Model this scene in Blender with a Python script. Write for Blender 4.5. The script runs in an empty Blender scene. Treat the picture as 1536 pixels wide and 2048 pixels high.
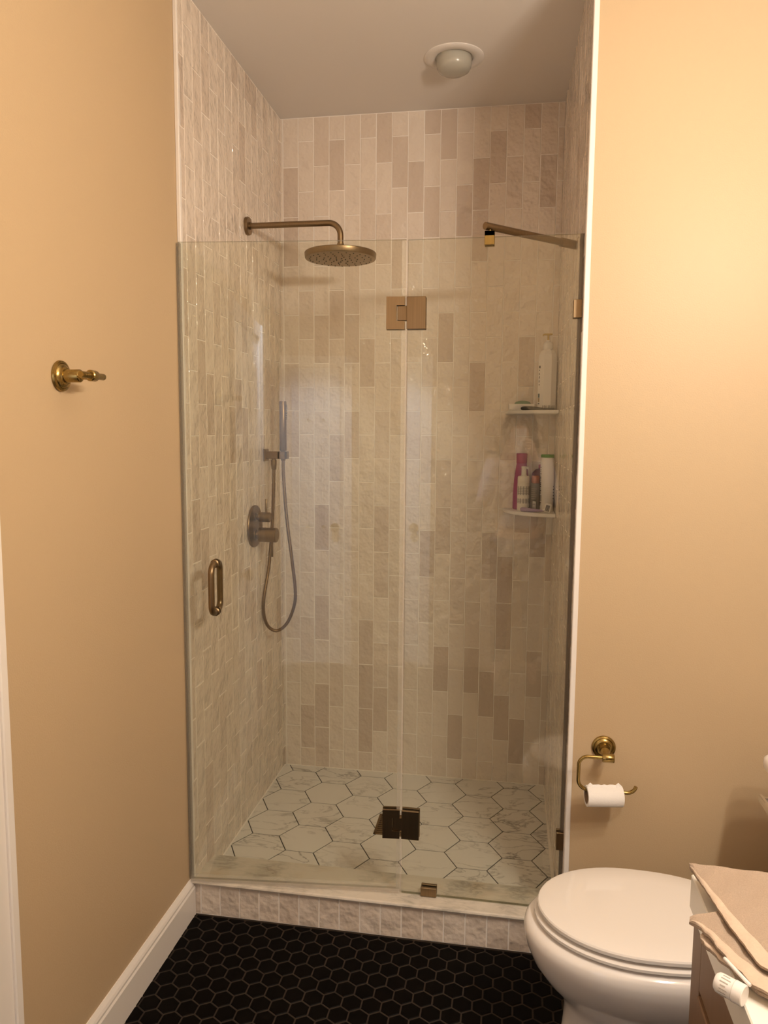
import bpy, math, random
from mathutils import Vector, Matrix

R = math.radians
S = bpy.context.scene
COL = S.collection
rnd = random.Random(7)

# ------------------------------------------------------------------ camera
cam_data = bpy.data.cameras.new('camera')
cam = bpy.data.objects.new('camera', cam_data)
COL.objects.link(cam)
cam_data.sensor_fit = 'VERTICAL'
cam_data.sensor_height = 36.0
cam_data.lens = 1513.0 / 2048.0 * 36.0
cam_data.clip_start = 0.02
right = Vector((0.98605665, 0.16624063, 0.00750559))
up = Vector((-0.02549657, 0.10635486, 0.99400129))
fwd = Vector((-0.16444514, 0.98033295, -0.10911049))
m = Matrix((right, up, -fwd)).transposed().to_4x4()
m.translation = Vector((1.003, -2.2044, 1.5944))
cam.matrix_world = m
S.camera = cam

# ------------------------------------------------------------------ view / world
S.view_settings.view_transform = 'Standard'
S.view_settings.look = 'None'
S.view_settings.gamma = 1.0
S.view_settings.use_curve_mapping = False
S.view_settings.exposure = 0.0
world = bpy.data.worlds.new('world')
S.world = world
world.use_nodes = True
world.node_tree.nodes['Background'].inputs[0].default_value = (0.55, 0.65, 0.85, 1)
world.node_tree.nodes['Background'].inputs[1].default_value = 0.15
try:
    S.cycles.use_denoising = True
    S.cycles.max_bounces = 10
    S.cycles.diffuse_bounces = 5
    S.cycles.glossy_bounces = 4
    S.cycles.transparent_max_bounces = 24
    S.cycles.transmission_bounces = 8
    S.cycles.sample_clamp_indirect = 4.0
except Exception:
    pass

# ------------------------------------------------------------------ lights
WARM = (1.0, 0.885, 0.755)
BULB_W = 26.3
BULBS = [(1.80, -1.16, 2.23), (1.80, -1.42, 2.23), (1.80, -1.68, 2.23)]
for p in BULBS:
    ld = bpy.data.lights.new('vanity_bulb_light', 'POINT')
    ld.energy = BULB_W
    ld.color = WARM
    ld.shadow_soft_size = 0.045
    lo = bpy.data.objects.new('vanity_bulb_light', ld)
    lo.location = p
    COL.objects.link(lo)
# added cool fill spot, no fixture: brightens the rear closet door for its glass reflection
ld = bpy.data.lights.new('door_fill_spot', 'SPOT')
ld.energy = 300.0
ld.color = (0.72, 0.83, 1.0)
ld.spot_size = R(44)
ld.spot_blend = 0.5
ld.shadow_soft_size = 0.05
lo = bpy.data.objects.new('door_fill_spot', ld)
lo.location = (0.26, -1.15, 2.85)
lo.rotation_euler = (Vector((0.20, -2.66, 0.95)) - Vector(lo.location)).to_track_quat('-Z', 'Y').to_euler()
COL.objects.link(lo)


# ------------------------------------------------------------------ materials
def new_mat(name):
    mt = bpy.data.materials.new(name)
    mt.use_nodes = True
    nt = mt.node_tree
    b = nt.nodes['Principled BSDF']
    return mt, nt, b


def node(nt, typ, **kw):
    n = nt.nodes.new(typ)
    for k, v in kw.items():
        setattr(n, k, v)
    return n


def L(nt, a, b):
    nt.links.new(a, b)


def mathn(nt, op, a, b=None, clamp=False):
    n = node(nt, 'ShaderNodeMath', operation=op)
    n.use_clamp = clamp
    for i, v in enumerate((a, b)):
        if v is None:
            continue
        if isinstance(v, (int, float)):
            n.inputs[i].default_value = v
        else:
            L(nt, v, n.inputs[i])
    return n.outputs[0]


def noise(nt, scale, detail=2.0, vec=None, rough=0.5):
    n = node(nt, 'ShaderNodeTexNoise')
    n.inputs['Scale'].default_value = scale
    n.inputs['Detail'].default_value = detail
    n.inputs['Roughness'].default_value = rough
    if vec is not None:
        L(nt, vec, n.inputs['Vector'])
    return n


def bump(nt, b, height, strength, dist=0.01):
    n = node(nt, 'ShaderNodeBump')
    n.inputs['Strength'].default_value = strength
    n.inputs['Distance'].default_value = dist
    L(nt, height, n.inputs['Height'])
    L(nt, n.outputs[0], b.inputs['Normal'])
    return n


def coords(nt, scale=None):
    t = node(nt, 'ShaderNodeTexCoord')
    if scale is None:
        return t.outputs['Object']
    mp = node(nt, 'ShaderNodeMapping')
    mp.inputs['Scale'].default_value = scale
    L(nt, t.outputs['Object'], mp.inputs['Vector'])
    return mp.outputs[0]


def mixc(nt, fac, c1, c2):
    n = node(nt, 'ShaderNodeMix', data_type='RGBA')
    for i, v in ((0, fac), (6, c1), (7, c2)):
        if isinstance(v, (int, float)):
            n.inputs[i].default_value = v
        elif isinstance(v, tuple):
            n.inputs[i].default_value = (*v, 1)
        else:
            L(nt, v, n.inputs[i])
    return n.outputs[2]


def plain(name, col, rough=0.5, metal=0.0, bscale=None, bstr=0.1, vary=0.0, vscale=8.0, coat=0.0, spec=0.5, bdist=0.002):
    mt, nt, b = new_mat(name)
    b.inputs['Base Color'].default_value = (*col, 1)
    b.inputs['Roughness'].default_value = rough
    b.inputs['Metallic'].default_value = metal
    b.inputs['Specular IOR Level'].default_value = spec
    b.inputs['Coat Weight'].default_value = coat
    v = coords(nt)
    if vary:
        n = noise(nt, vscale, 3, v)
        d = tuple(max(0, c * (1 - vary)) for c in col)
        L(nt, mixc(nt, n.outputs[0], d, tuple(min(1, c * (1 + vary * .5)) for c in col)), b.inputs['Base Color'])
    if bscale:
        n = noise(nt, bscale, 3, v)
        bump(nt, b, n.outputs[0], bstr, bdist)
    return mt


def brushed(name, col, rough, scale=(300, 300, 8), amp=0.12):
    mt, nt, b = new_mat(name)
    b.inputs['Metallic'].default_value = 1.0
    v = coords(nt, scale)
    n = noise(nt, 1.0, 2, v)
    L(nt, mixc(nt, n.outputs[0], tuple(c * .82 for c in col), tuple(min(1, c * 1.15) for c in col)), b.inputs['Base Color'])
    r = mathn(nt, 'MULTIPLY_ADD', n.outputs[0], amp)
    r.node.inputs[2].default_value = rough - amp / 2
    L(nt, r, b.inputs['Roughness'])
    return mt


def tile_mat(name, light, mid, darkc, rough=0.16, bstr=0.5):
    mt, nt, b = new_mat(name)
    at = node(nt, 'ShaderNodeAttribute', attribute_name='tile')
    sep = node(nt, 'ShaderNodeSeparateColor')
    L(nt, at.outputs['Color'], sep.inputs[0])
    tc = node(nt, 'ShaderNodeTexCoord')
    off = node(nt, 'ShaderNodeVectorMath', operation='SCALE')
    L(nt, at.outputs['Color'], off.inputs[0])
    off.inputs['Scale'].default_value = 37.0
    add = node(nt, 'ShaderNodeVectorMath', operation='ADD')
    L(nt, tc.outputs['Object'], add.inputs[0])
    L(nt, off.outputs[0], add.inputs[1])
    n1 = noise(nt, 9, 3, add.outputs[0])
    ramp = node(nt, 'ShaderNodeValToRGB')
    e = ramp.color_ramp.elements
    e[0].position = 0.0
    e[0].color = (*light, 1)
    e[1].position = 1.0
    e[1].color = (*darkc, 1)
    me = ramp.color_ramp.elements.new(0.5)
    me.color = (*mid, 1)
    t = mathn(nt, 'ADD', sep.outputs[0], mathn(nt, 'MULTIPLY', mathn(nt, 'SUBTRACT', n1.outputs[0], 0.5), 0.28), True)
    L(nt, t, ramp.inputs[0])
    L(nt, ramp.outputs[0], b.inputs['Base Color'])
    n2 = noise(nt, 21, 2, add.outputs[0])
    n3 = noise(nt, 90, 2, add.outputs[0])
    n5 = noise(nt, 8, 1, add.outputs[0])
    h = mathn(nt, 'ADD', mathn(nt, 'ADD', n2.outputs[0], mathn(nt, 'MULTIPLY', n5.outputs[0], 1.1)), mathn(nt, 'MULTIPLY', n3.outputs[0], 0.13))
    bump(nt, b, h, bstr, 0.0115)
    b.inputs['Roughness'].default_value = rough
    return mt


def marble_mat(name, base, vein, scale, rough=0.25, per_tile=True, warmth=None, width=13.0, gain=3.4, cgain=0.9, cthr=0.52):
    mt, nt, b = new_mat(name)
    tc = node(nt, 'ShaderNodeTexCoord')
    vec = tc.outputs['Object']
    if per_tile:
        at = node(nt, 'ShaderNodeAttribute', attribute_name='tile')
        off = node(nt, 'ShaderNodeVectorMath', operation='SCALE')
        L(nt, at.outputs['Color'], off.inputs[0])
        off.inputs['Scale'].default_value = 53.0
        add = node(nt, 'ShaderNodeVectorMath', operation='ADD')
        L(nt, vec, add.inputs[0])
        L(nt, off.outputs[0], add.inputs[1])
        vec = add.outputs[0]
    mp = node(nt, 'ShaderNodeMapping')
    mp.inputs['Rotation'].default_value = (0, 0, 0.7)
    mp.inputs['Scale'].default_value = (1.0, 2.4, 1.0)
    L(nt, vec, mp.inputs['Vector'])
    n1 = noise(nt, scale, 5, mp.outputs[0], 0.6)
    n1.inputs['Distortion'].default_value = 0.6
    a = mathn(nt, 'ABSOLUTE', mathn(nt, 'SUBTRACT', n1.outputs[0], 0.5))
    v = mathn(nt, 'SUBTRACT', 1.0, mathn(nt, 'MULTIPLY', a, width * 2), True)
    n2 = noise(nt, scale * .55, 3, vec)
    mask = mathn(nt, 'MULTIPLY', mathn(nt, 'SUBTRACT', n2.outputs[0], 0.40, True), gain, True)
    fac = mathn(nt, 'MULTIPLY', mathn(nt, 'POWER', v, 1.6), mask)
    cloud = mathn(nt, 'MULTIPLY', mathn(nt, 'SUBTRACT', n2.outputs[0], cthr, True), cgain, True)
    c = mixc(nt, cloud, base, tuple(x * .72 for x in base))
    if warmth:
        n4 = noise(nt, scale * .8, 2, vec)
        c = mixc(nt, mathn(nt, 'MULTIPLY', mathn(nt, 'SUBTRACT', n4.outputs[0], 0.55, True), 2.0, True), c, warmth)
    L(nt, mixc(nt, fac, c, vein), b.inputs['Base Color'])
    b.inputs['Roughness'].default_value = rough
    return mt


def glass_mat(name, tint, refl=1.0):
    """architectural glass: clear tinted transmission plus an angle dependent mirror reflection"""
    mt, nt, b = new_mat(name)
    nt.nodes.remove(b)
    out = nt.nodes['Material Output']
    geo = node(nt, 'ShaderNodeNewGeometry')
    dot = node(nt, 'ShaderNodeVectorMath', operation='DOT_PRODUCT')
    L(nt, geo.outputs['Normal'], dot.inputs[0])
    L(nt, geo.outputs['Incoming'], dot.inputs[1])
    c = mathn(nt, 'ABSOLUTE', dot.outputs['Value'])
    f = mathn(nt, 'POWER', mathn(nt, 'SUBTRACT', 1.0, c, True), 5.0)
    f = mathn(nt, 'MULTIPLY', f, 0.95 * refl)
    f = mathn(nt, 'ADD', f, 0.043 * refl, True)
    tr = node(nt, 'ShaderNodeBsdfTransparent')
    tr.inputs[0].default_value = (*tint, 1)
    gl = node(nt, 'ShaderNodeBsdfGlossy')
    gl.inputs['Roughness'].default_value = 0.0
    gl.inputs['Color'].default_value = (1, 1, 1, 1)
    mx = node(nt, 'ShaderNodeMixShader')
    L(nt, f, mx.inputs[0])
    L(nt, tr.outputs[0], mx.inputs[1])
    L(nt, gl.outputs[0], mx.inputs[2])
    L(nt, mx.outputs[0], out.inputs[0])
    return mt


def clear_plastic(name, col, alpha):
    mt, nt, b = new_mat(name)
    b.inputs['Base Color'].default_value = (*col, 1)
    b.inputs['Roughness'].default_value = 0.15
    b.inputs['Alpha'].default_value = alpha
    return mt


M = {}
M['beige_paint'] = plain('beige_paint', (0.56, 0.425, 0.268), 0.46, bscale=260, bstr=0.2, vary=0.03, vscale=1.2, spec=0.3)
M['ceiling_paint'] = plain('ceiling_paint', (0.79, 0.755, 0.72), 0.7, bscale=300, bstr=0.08)
M['white_trim'] = plain('white_trim_paint', (0.86, 0.82, 0.78), 0.35, bscale=60, bstr=0.05)
M['door_paint'] = plain('door_paint', (0.80, 0.83, 0.89), 0.4, bscale=80, bstr=0.05)
M['tile'] = tile_mat('glazed_tile', (0.785, 0.70, 0.615), (0.71, 0.615, 0.53), (0.605, 0.505, 0.425), 0.055, 1.0)
M['tile_grout'] = plain('tile_grout', (0.90, 0.845, 0.785), 0.8, bscale=400, bstr=0.2)
M['black_hex'] = plain('black_hex_tile', (0.0022, 0.0013, 0.0010), 0.5, bscale=40, bstr=0.15, vary=0.3, vscale=20, spec=0.07)
M['hex_grout'] = plain('dark_floor_grout', (0.046, 0.036, 0.029), 0.95, spec=0.1, bscale=300, bstr=0.3, vary=0.3, vscale=12)
M['marble_hex'] = marble_mat('marble_hex_tile', (0.80, 0.77, 0.73), (0.24, 0.22, 0.20), 5.0, 0.3, gain=3.6, width=16.0)
M['shower_grout'] = plain('shower_floor_grout', (0.06, 0.055, 0.05), 0.9)
M['marble'] = marble_mat('marble_slab', (0.70, 0.65, 0.57), (0.26, 0.25, 0.22), 13.0, 0.2, False, (0.62, 0.48, 0.32), 5.0, 2.2, 4.0, 0.49)
M['glass'] = glass_mat('shower_glass', (0.950, 0.961, 0.930))
M['glass_edge'] = glass_mat('shower_glass_edge', (0.46, 0.47, 0.37), 1.5)
M['seal'] = clear_plastic('clear_seal', (0.80, 0.74, 0.66), 0.2)
M['painted_edge'] = clear_plastic('painted_dark_edge', (0.17, 0.14, 0.11), 0.65)  # colour painted dark for the refracted line at the panel's wall edge
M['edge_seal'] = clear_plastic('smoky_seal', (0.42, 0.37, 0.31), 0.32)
M['bronze'] = brushed('brushed_bronze', (0.27, 0.195, 0.115), 0.36)
M['bronze_dark'] = brushed('aged_bronze', (0.225, 0.15, 0.08), 0.34)
M['brass'] = brushed('antique_brass', (0.37, 0.265, 0.095), 0.25)
M['nozzle'] = plain('dark_rubber', (0.02, 0.016, 0.012), 0.6)
M['porcelain'] = plain('porcelain', (0.84, 0.80, 0.77), 0.08, coat=0.4)
M['seat_plastic'] = plain('seat_plastic', (0.84, 0.80, 0.76), 0.06)
M['chrome'] = plain('chrome', (0.75, 0.75, 0.75), 0.08, 1.0)
M['quartz'] = plain('white_counter', (0.84, 0.80, 0.72), 0.2)
M['oak'] = None
M['towel'] = plain('beige_terry', (0.545, 0.42, 0.32), 0.95, bscale=900, bstr=0.9, vary=0.25, vscale=500, bdist=0.003)
M['towel_band'] = plain('beige_terry_hem', (0.59, 0.465, 0.36), 0.9, bscale=300, bstr=0.4, vary=0.1, vscale=200)
M['paper'] = plain('tissue_paper', (0.88, 0.86, 0.84), 0.95, bscale=150, bstr=0.3)
M['cardboard'] = plain('cardboard', (0.30, 0.20, 0.12), 0.9)
M['white_plastic'] = plain('white_plastic', (0.80, 0.77, 0.74), 0.35)
M['cream_plastic'] = plain('cream_plastic', (0.78, 0.74, 0.66), 0.4)
M['gold_plastic'] = plain('ochre_plastic', (0.55, 0.38, 0.10), 0.4)
M['green_plastic'] = plain('green_plastic', (0.03, 0.22, 0.02), 0.35)
M['soap'] = plain('green_soap', (0.10, 0.22, 0.12), 0.5)
M['magenta'] = plain('magenta_plastic', (0.30, 0.005, 0.125), 0.35)
M['raspberry'] = plain('dark_raspberry_plastic', (0.10, 0.006, 0.035), 0.35)
M['copper'] = plain('copper_cap', (0.40, 0.155, 0.09), 0.35, 0.3)
M['grey_plastic'] = plain('grey_plastic', (0.17, 0.16, 0.145), 0.4)
M['label_grey'] = plain('printed_grey', (0.42, 0.39, 0.35), 0.6)
M['ink'] = plain('dark_ink', (0.03, 0.028, 0.026), 0.6)
M['label_white'] = plain('label_white', (0.8, 0.78, 0.75), 0.6)
M['teal_ink'] = plain('teal_ink', (0.06, 0.12, 0.13), 0.6)
M['tan_ink'] = plain('tan_ink', (0.36, 0.27, 0.15), 0.6)
M['lilac'] = plain('lilac_plastic', (0.36, 0.27, 0.42), 0.35)
M['dark_plastic'] = plain('dark_plastic', (0.018, 0.022, 0.018), 0.35)
M['lens'] = plain('frosted_lens', (0.42, 0.41, 0.36), 0.25, coat=0.3)
M['blade'] = plain('blade_steel', (0.10, 0.08, 0.075), 0.3, 0.6)


def oak_mat():
    mt, nt, b = new_mat('stained_maple')
    v = coords(nt, (60, 60, 3))
    n = noise(nt, 1.0, 4, v)
    L(nt, mixc(nt, n.outputs[0], (0.17, 0.095, 0.055), (0.24, 0.145, 0.085)), b.inputs['Base Color'])
    b.inputs['Roughness'].default_value = 0.4
    return mt


M['oak'] = oak_mat()
M['gap'] = plain('dark_gap', (0.06, 0.015, 0.012), 0.7)


# ------------------------------------------------------------------ mesh builder
class MB:
    def __init__(self):
        self.v = []
        self.f = []
        self.mi = []
        self.sm = []
        self.attr = []

    def add(self, verts, faces, mi=0, smooth=False, attr=(0, 0, 0)):
        o = len(self.v)
        self.v += [tuple(p) for p in verts]
        self.attr += [attr] * len(verts)
        for f in faces:
            self.f.append([i + o for i in f])
            self.mi.append(mi)
            self.sm.append(smooth)
        return self

    def box(self, lo, hi, mi=0, bev=0.0, rot=None, org=None):
        x0, y0, z0 = lo
        x1, y1, z1 = hi
        if bev <= 0:
            vs = [(x0, y0, z0), (x1, y0, z0), (x1, y1, z0), (x0, y1, z0), (x0, y0, z1), (x1, y0, z1), (x1, y1, z1), (x0, y1, z1)]
            fs = [(0, 3, 2, 1), (4, 5, 6, 7), (0, 1, 5, 4), (1, 2, 6, 5), (2, 3, 7, 6), (3, 0, 4, 7)]
        else:
            b = min(bev, (x1 - x0) * .49, (y1 - y0) * .49, (z1 - z0) * .49)
            vs, fs, idx = [], [], {}
            for ix, X in enumerate((x0, x1)):
                for iy, Y in enumerate((y0, y1)):
                    for iz, Z in enumerate((z0, z1)):
                        sx, sy, sz = (1 - 2 * ix) * b, (1 - 2 * iy) * b, (1 - 2 * iz) * b
                        for ax, p in enumerate(((X, Y + sy, Z + sz), (X + sx, Y, Z + sz), (X + sx, Y + sy, Z))):
                            idx[(ix, iy, iz, ax)] = len(vs)
                            vs.append(p)
            g = idx.__getitem__
            for s in (0, 1):
                fs.append([g((s, 0, 0, 0)), g((s, 1, 0, 0)), g((s, 1, 1, 0)), g((s, 0, 1, 0))])
                fs.append([g((0, s, 0, 1)), g((1, s, 0, 1)), g((1, s, 1, 1)), g((0, s, 1, 1))])
                fs.append([g((0, 0, s, 2)), g((1, 0, s, 2)), g((1, 1, s, 2)), g((0, 1, s, 2))])
            for a in (0, 1):
                for c in (0, 1):
                    fs.append([g((0, a, c, 1)), g((1, a, c, 1)), g((1, a, c, 2)), g((0, a, c, 2))])
                    fs.append([g((a, 0, c, 0)), g((a, 1, c, 0)), g((a, 1, c, 2)), g((a, 0, c, 2))])
                    fs.append([g((a, c, 0, 0)), g((a, c, 1, 0)), g((a, c, 1, 1)), g((a, c, 0, 1))])
                    for e in (0, 1):
                        fs.append([g((a, c, e, 0)), g((a, c, e, 1)), g((a, c, e, 2))])
        if rot is not None:
            oo = Vector(org or ((x0 + x1) / 2, (y0 + y1) / 2, (z0 + z1) / 2))
            vs = [tuple(rot @ (Vector(p) - oo) + oo) for p in vs]
        return self.add(vs, fs, mi)

    def lathe(self, c, prof, axis='z', seg=40, mi=0, smooth=True, sx=1.0, sy=1.0, closed=False):
        """prof: (radius, height) pairs from c along the axis"""
        c = Vector(c)
        ax = {'x': (Vector((0, 1, 0)), Vector((0, 0, 1)), Vector((1, 0, 0))),
              'y': (Vector((0, 0, 1)), Vector((1, 0, 0)), Vector((0, 1, 0))),
              'z': (Vector((1, 0, 0)), Vector((0, 1, 0)), Vector((0, 0, 1)))}
        if isinstance(axis, str):
            u, w, a = ax[axis]
        else:
            a = Vector(axis).normalized()
            u = a.orthogonal().normalized()
            w = a.cross(u)
        vs, fs = [], []
        n = len(prof)
        for r, h in prof:
            for k in range(seg):
                t = 2 * math.pi * k / seg
                vs.append(c + u * (r * sx * math.cos(t)) + w * (r * sy * math.sin(t)) + a * h)
        for i in range(n - 1):
            for k in range(seg):
                k2 = (k + 1) % seg
                fs.append((i * seg + k, i * seg + k2, (i + 1) * seg + k2, (i + 1) * seg + k))
        if closed:
            for k in range(seg):
                k2 = (k + 1) % seg
                fs.append(((n - 1) * seg + k, (n - 1) * seg + k2, k2, k))
        else:
            if prof[0][0] > 1e-6:
                fs.append([k for k in range(seg)][::-1])
            if prof[-1][0] > 1e-6:
                fs.append([(n - 1) * seg + k for k in range(seg)])
        return self.add(vs, fs, mi, smooth)

    def tube(self, pts, r, seg=14, mi=0, caps=True):
        pts = [Vector(p) for p in pts]
        n = len(pts)
        rs = r if isinstance(r, (list, tuple)) else [r] * n
        vs, fs = [], []
        prev = None
        for i, p in enumerate(pts):
            t = (pts[min(i + 1, n - 1)] - pts[max(i - 1, 0)]).normalized()
            if prev is None:
                u = t.orthogonal().normalized()
            else:
                u = (prev - t * prev.dot(t)).normalized()
            prev = u
            w = t.cross(u)
            for k in range(seg):
                a = 2 * math.pi * k / seg
                vs.append(p + u * (rs[i] * math.cos(a)) + w * (rs[i] * math.sin(a)))
        for i in range(n - 1):
            for k in range(seg):
                k2 = (k + 1) % seg
                fs.append((i * seg + k, i * seg + k2, (i + 1) * seg + k2, (i + 1) * seg + k))
        if caps:
            fs.append([k for k in range(seg)][::-1])
            fs.append([(n - 1) * seg + k for k in range(seg)])
        return self.add(vs, fs, mi, True)

    def prism(self, poly, d0, d1, plane='xz', mi=0):
        """polygon in a plane, extruded along the third axis from d0 to d1"""
        def P(a, b, d):
            return {'xz': (a, d, b), 'xy': (a, b, d), 'yz': (d, a, b)}[plane]
        n = len(poly)
        vs = [P(a, b, d0) for a, b in poly] + [P(a, b, d1) for a, b in poly]
        fs = [list(range(n))[::-1], [n + i for i in range(n)]]
        for i in range(n):
            j = (i + 1) % n
            fs.append((i, j, n + j, n + i))
        return self.add(vs, fs, mi)

    def loft(self, rings, mi=0, smooth=True, cap0=True, cap1=True):
        n = len(rings[0])
        vs = [p for r in rings for p in r]
        fs = []
        for i in range(len(rings) - 1):
            for k in range(n):
                k2 = (k + 1) % n
                fs.append((i * n + k, i * n + k2, (i + 1) * n + k2, (i + 1) * n + k))
        if cap0:
            fs.append(list(range(n))[::-1])
        if cap1:
            fs.append([(len(rings) - 1) * n + k for k in range(n)])
        return self.add(vs, fs, mi, smooth)

    def build(self, name, mats, parent=None, sharp=40):
        me = bpy.data.meshes.new(name)
        org = Vector((0, 0, 0))
        if parent is not None:
            pass
        me.from_pydata(self.v, [], self.f)
        if not isinstance(mats, (list, tuple)):
            mats = [mats]
        for mt in mats:
            me.materials.append(mt)
        for p, mi, sm in zip(me.polygons, self.mi, self.sm):
            p.material_index = mi
            p.use_smooth = sm
        if any(a != (0, 0, 0) for a in self.attr):
            at = me.attributes.new('tile', 'FLOAT_COLOR', 'POINT')
            for i, a in enumerate(self.attr):
                at.data[i].color = (a[0], a[1], a[2], 1)
        me.update()
        if any(self.sm):
            me.set_sharp_from_angle(angle=R(sharp))
        import bmesh
        bm = bmesh.new()
        bm.from_mesh(me)
        bmesh.ops.recalc_face_normals(bm, faces=bm.faces)
        bm.to_mesh(me)
        bm.free()
        o = bpy.data.objects.new(name, me)
        COL.objects.link(o)
        if parent is not None:
            o.parent = parent
            # geometry is written in world space: undo the parents' placement
            mw = Matrix.Identity(4)
            q = parent
            while q is not None:
                mw = Matrix.LocRotScale(q.location, q.rotation_euler, None) @ mw
                q = q.parent
            o.matrix_parent_inverse = Matrix.Identity(4)
            if not getattr(self, 'local', False):
                me.transform(mw.inverted())
        return o


def tag(o, label=None, cat=None, group=None, kind=None):
    if label:
        o['label'] = label
    if cat:
        o['category'] = cat
    if group:
        o['group'] = group
    if kind:
        o['kind'] = kind
    return o


def thing(name, label, cat, loc=(0, 0, 0), rz=0.0, group=None, kind=None):
    o = bpy.data.objects.new(name, None)
    o.empty_display_size = 0.05
    o.location = loc
    o.rotation_euler = (0, 0, rz)
    COL.objects.link(o)
    return tag(o, label, cat, group, kind)


def struct(mb, name, mats, label, cat='wall', parent=None):
    return tag(mb.build(name, mats, parent), label, cat, None, 'structure')


def arc(c, r, a0, a1, n, plane='xz', d=0.0):
    out = []
    for i in range(n + 1):
        t = R(a0 + (a1 - a0) * i / n)
        a, b = c[0] + r * math.cos(t), c[1] + r * math.sin(t)
        out.append({'xz': (a, d, b), 'xy': (a, b, d), 'yz': (d, a, b)}[plane])
    return out


def cat_rom(pts, n=8):
    P = [Vector(p) for p in pts]
    out = []
    for i in range(len(P) - 1):
        p0, p1, p2, p3 = P[max(i - 1, 0)], P[i], P[i + 1], P[min(i + 2, len(P) - 1)]
        for k in range(n):
            t = k / n
            out.append(0.5 * ((2 * p1) + (p2 - p0) * t + (2 * p0 - 5 * p1 + 4 * p2 - p3) * t * t + (3 * p1 - p0 - 3 * p2 + p3) * t ** 3))
    out.append(P[-1])
    return out


def patch(mb, c, r, a0, a1, z0, z1, mi=0, sx=1.0, sy=1.0, n=6, lift=0.0006):
    """a printed mark wrapped on an upright round bottle"""
    vs, fs = [], []
    for rr in (r - 0.0004, r + lift):
        for i in range(n + 1):
            t = R(a0 + (a1 - a0) * i / n)
            x, y = c[0] + rr * sx * math.cos(t), c[1] + rr * sy * math.sin(t)
            vs += [(x, y, z0), (x, y, z1)]
    h = 2 * (n + 1)
    for i in range(n):
        a = 2 * i
        fs += [(h + a, h + a + 2, h + a + 3, h + a + 1), (a, a + 1, a + 3, a + 2),
               (a, a + 2, h + a + 2, h + a), (a + 1, h + a + 1, h + a + 3, a + 3)]
    fs += [(0, h, h + 1, 1), (2 * n, 2 * n + 1, h + 2 * n + 1, h + 2 * n)]
    mb.add(vs, fs, mi)


# ------------------------------------------------------------------ dimensions
W, D, H = 1.180, 1.006, 2.882        # shower alcove
XR = 1.885                            # right wall of the bathroom
YB = -2.68                            # rear wall
TP, TH, TX0, TZ0 = 0.06656, 0.203, 0.0214, 2.7864   # wall tile lattice
FZ = 0.0614                           # shower floor level

# ------------------------------------------------------------------ room shell
# bathroom floor: black hexagon mosaic
def clip_poly(poly, x0, x1, y0, y1):
    def cl(pts, f, inter):
        out = []
        for i in range(len(pts)):
            a, b = pts[i], pts[(i + 1) % len(pts)]
            fa, fb = f(a), f(b)
            if fa >= 0:
                out.append(a)
            if (fa >= 0) != (fb >= 0):
                t = fa / (fa - fb)
                out.append((a[0] + (b[0] - a[0]) * t, a[1] + (b[1] - a[1]) * t))
        return out
    for f in (lambda p: p[0] - x0, lambda p: x1 - p[0], lambda p: p[1] - y0, lambda p: y1 - p[1]):
        if len(poly) < 3:
            return []
        poly = cl(poly, f, None)
    return poly


def raised(mb, poly, z, h, inset, mi, attr):
    n = len(poly)
    cx = sum(p[0] for p in poly) / n
    cy = sum(p[1] for p in poly) / n
    rad = max(math.hypot(p[0] - cx, p[1] - cy) for p in poly)
    if rad < 0.006:
        return
    k = 1 - inset / rad
    vs = [(x, y, z) for x, y in poly] + [(cx + (x - cx) * k, cy + (y - cy) * k, z + h) for x, y in poly]
    fs = [[n + i for i in range(n)]] + [(i, (i + 1) % n, n + (i + 1) % n, n + i) for i in range(n)]
    mb.add(vs, fs, mi, False, attr)


fl = MB()
fl.box((-0.1, YB - .1, -0.12), (XR + .1, 0.16, 0.0), 0)
px, py, hx0, hy0, gr = 0.0553, 0.0490, 0.076, -0.0495, 0.0042
for j in range(-1, 64):
    for i in range(-3, 36):
        cx = hx0 + i * px + (0.5 * px if j % 2 else 0)
        cy = hy0 - j * py
        hw, hh = px / 2 - gr / 2, py * 2 / 3 - gr / 2 * 1.15
        poly = [(cx, cy + hh), (cx + hw, cy + hh / 2), (cx + hw, cy - hh / 2), (cx, cy - hh), (cx - hw, cy - hh / 2), (cx - hw, cy + hh / 2)]
        poly = clip_poly(poly, 0.006, XR, YB, -0.008)
        if len(poly) >= 3:
            raised(fl, poly, 0.0, 0.0016, 0.0022, 1, (rnd.random(), rnd.random(), rnd.random()))
struct(fl, 'floor', [M['hex_grout'], M['black_hex']], 'bathroom floor of small matt black hexagon tiles', 'floor')

# ceiling
c = MB().box((-0.1, YB - .1, H), (XR + .1, D + .1, H + .1))
struct(c, 'ceiling', M['ceiling_paint'], 'flat off-white ceiling running into the shower alcove', 'ceiling')

# painted walls
DY0, DY1, DZ = -1.70, -0.955, 2.06   # doorway in the left wall
w = MB()
w.box((-0.1, DY1, 0), (0, 0.0, H))
w.box((-0.1, YB, 0), (0, DY0, H))
w.box((-0.1, DY0, DZ), (0, DY1, H))
struct(w, 'wall_left', M['beige_paint'], 'beige painted side wall with the robe hook and the doorway')
w = MB().box((1.203, 0.0, 0), (XR + .1, 0.1, H))
struct(w, 'wall_front', M['beige_paint'], 'beige painted wall beside the shower behind the toilet paper holder')
w = MB().box((XR, YB, 0), (XR + .1, 0.0, H))
struct(w, 'wall_right', M['beige_paint'], 'beige painted wall behind the toilet tank and the vanity')
w = MB().box((-0.1, YB - .1, 0), (XR + .1, YB, H))
struct(w, 'wall_rear', M['beige_paint'], 'beige painted wall opposite the shower')


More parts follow.
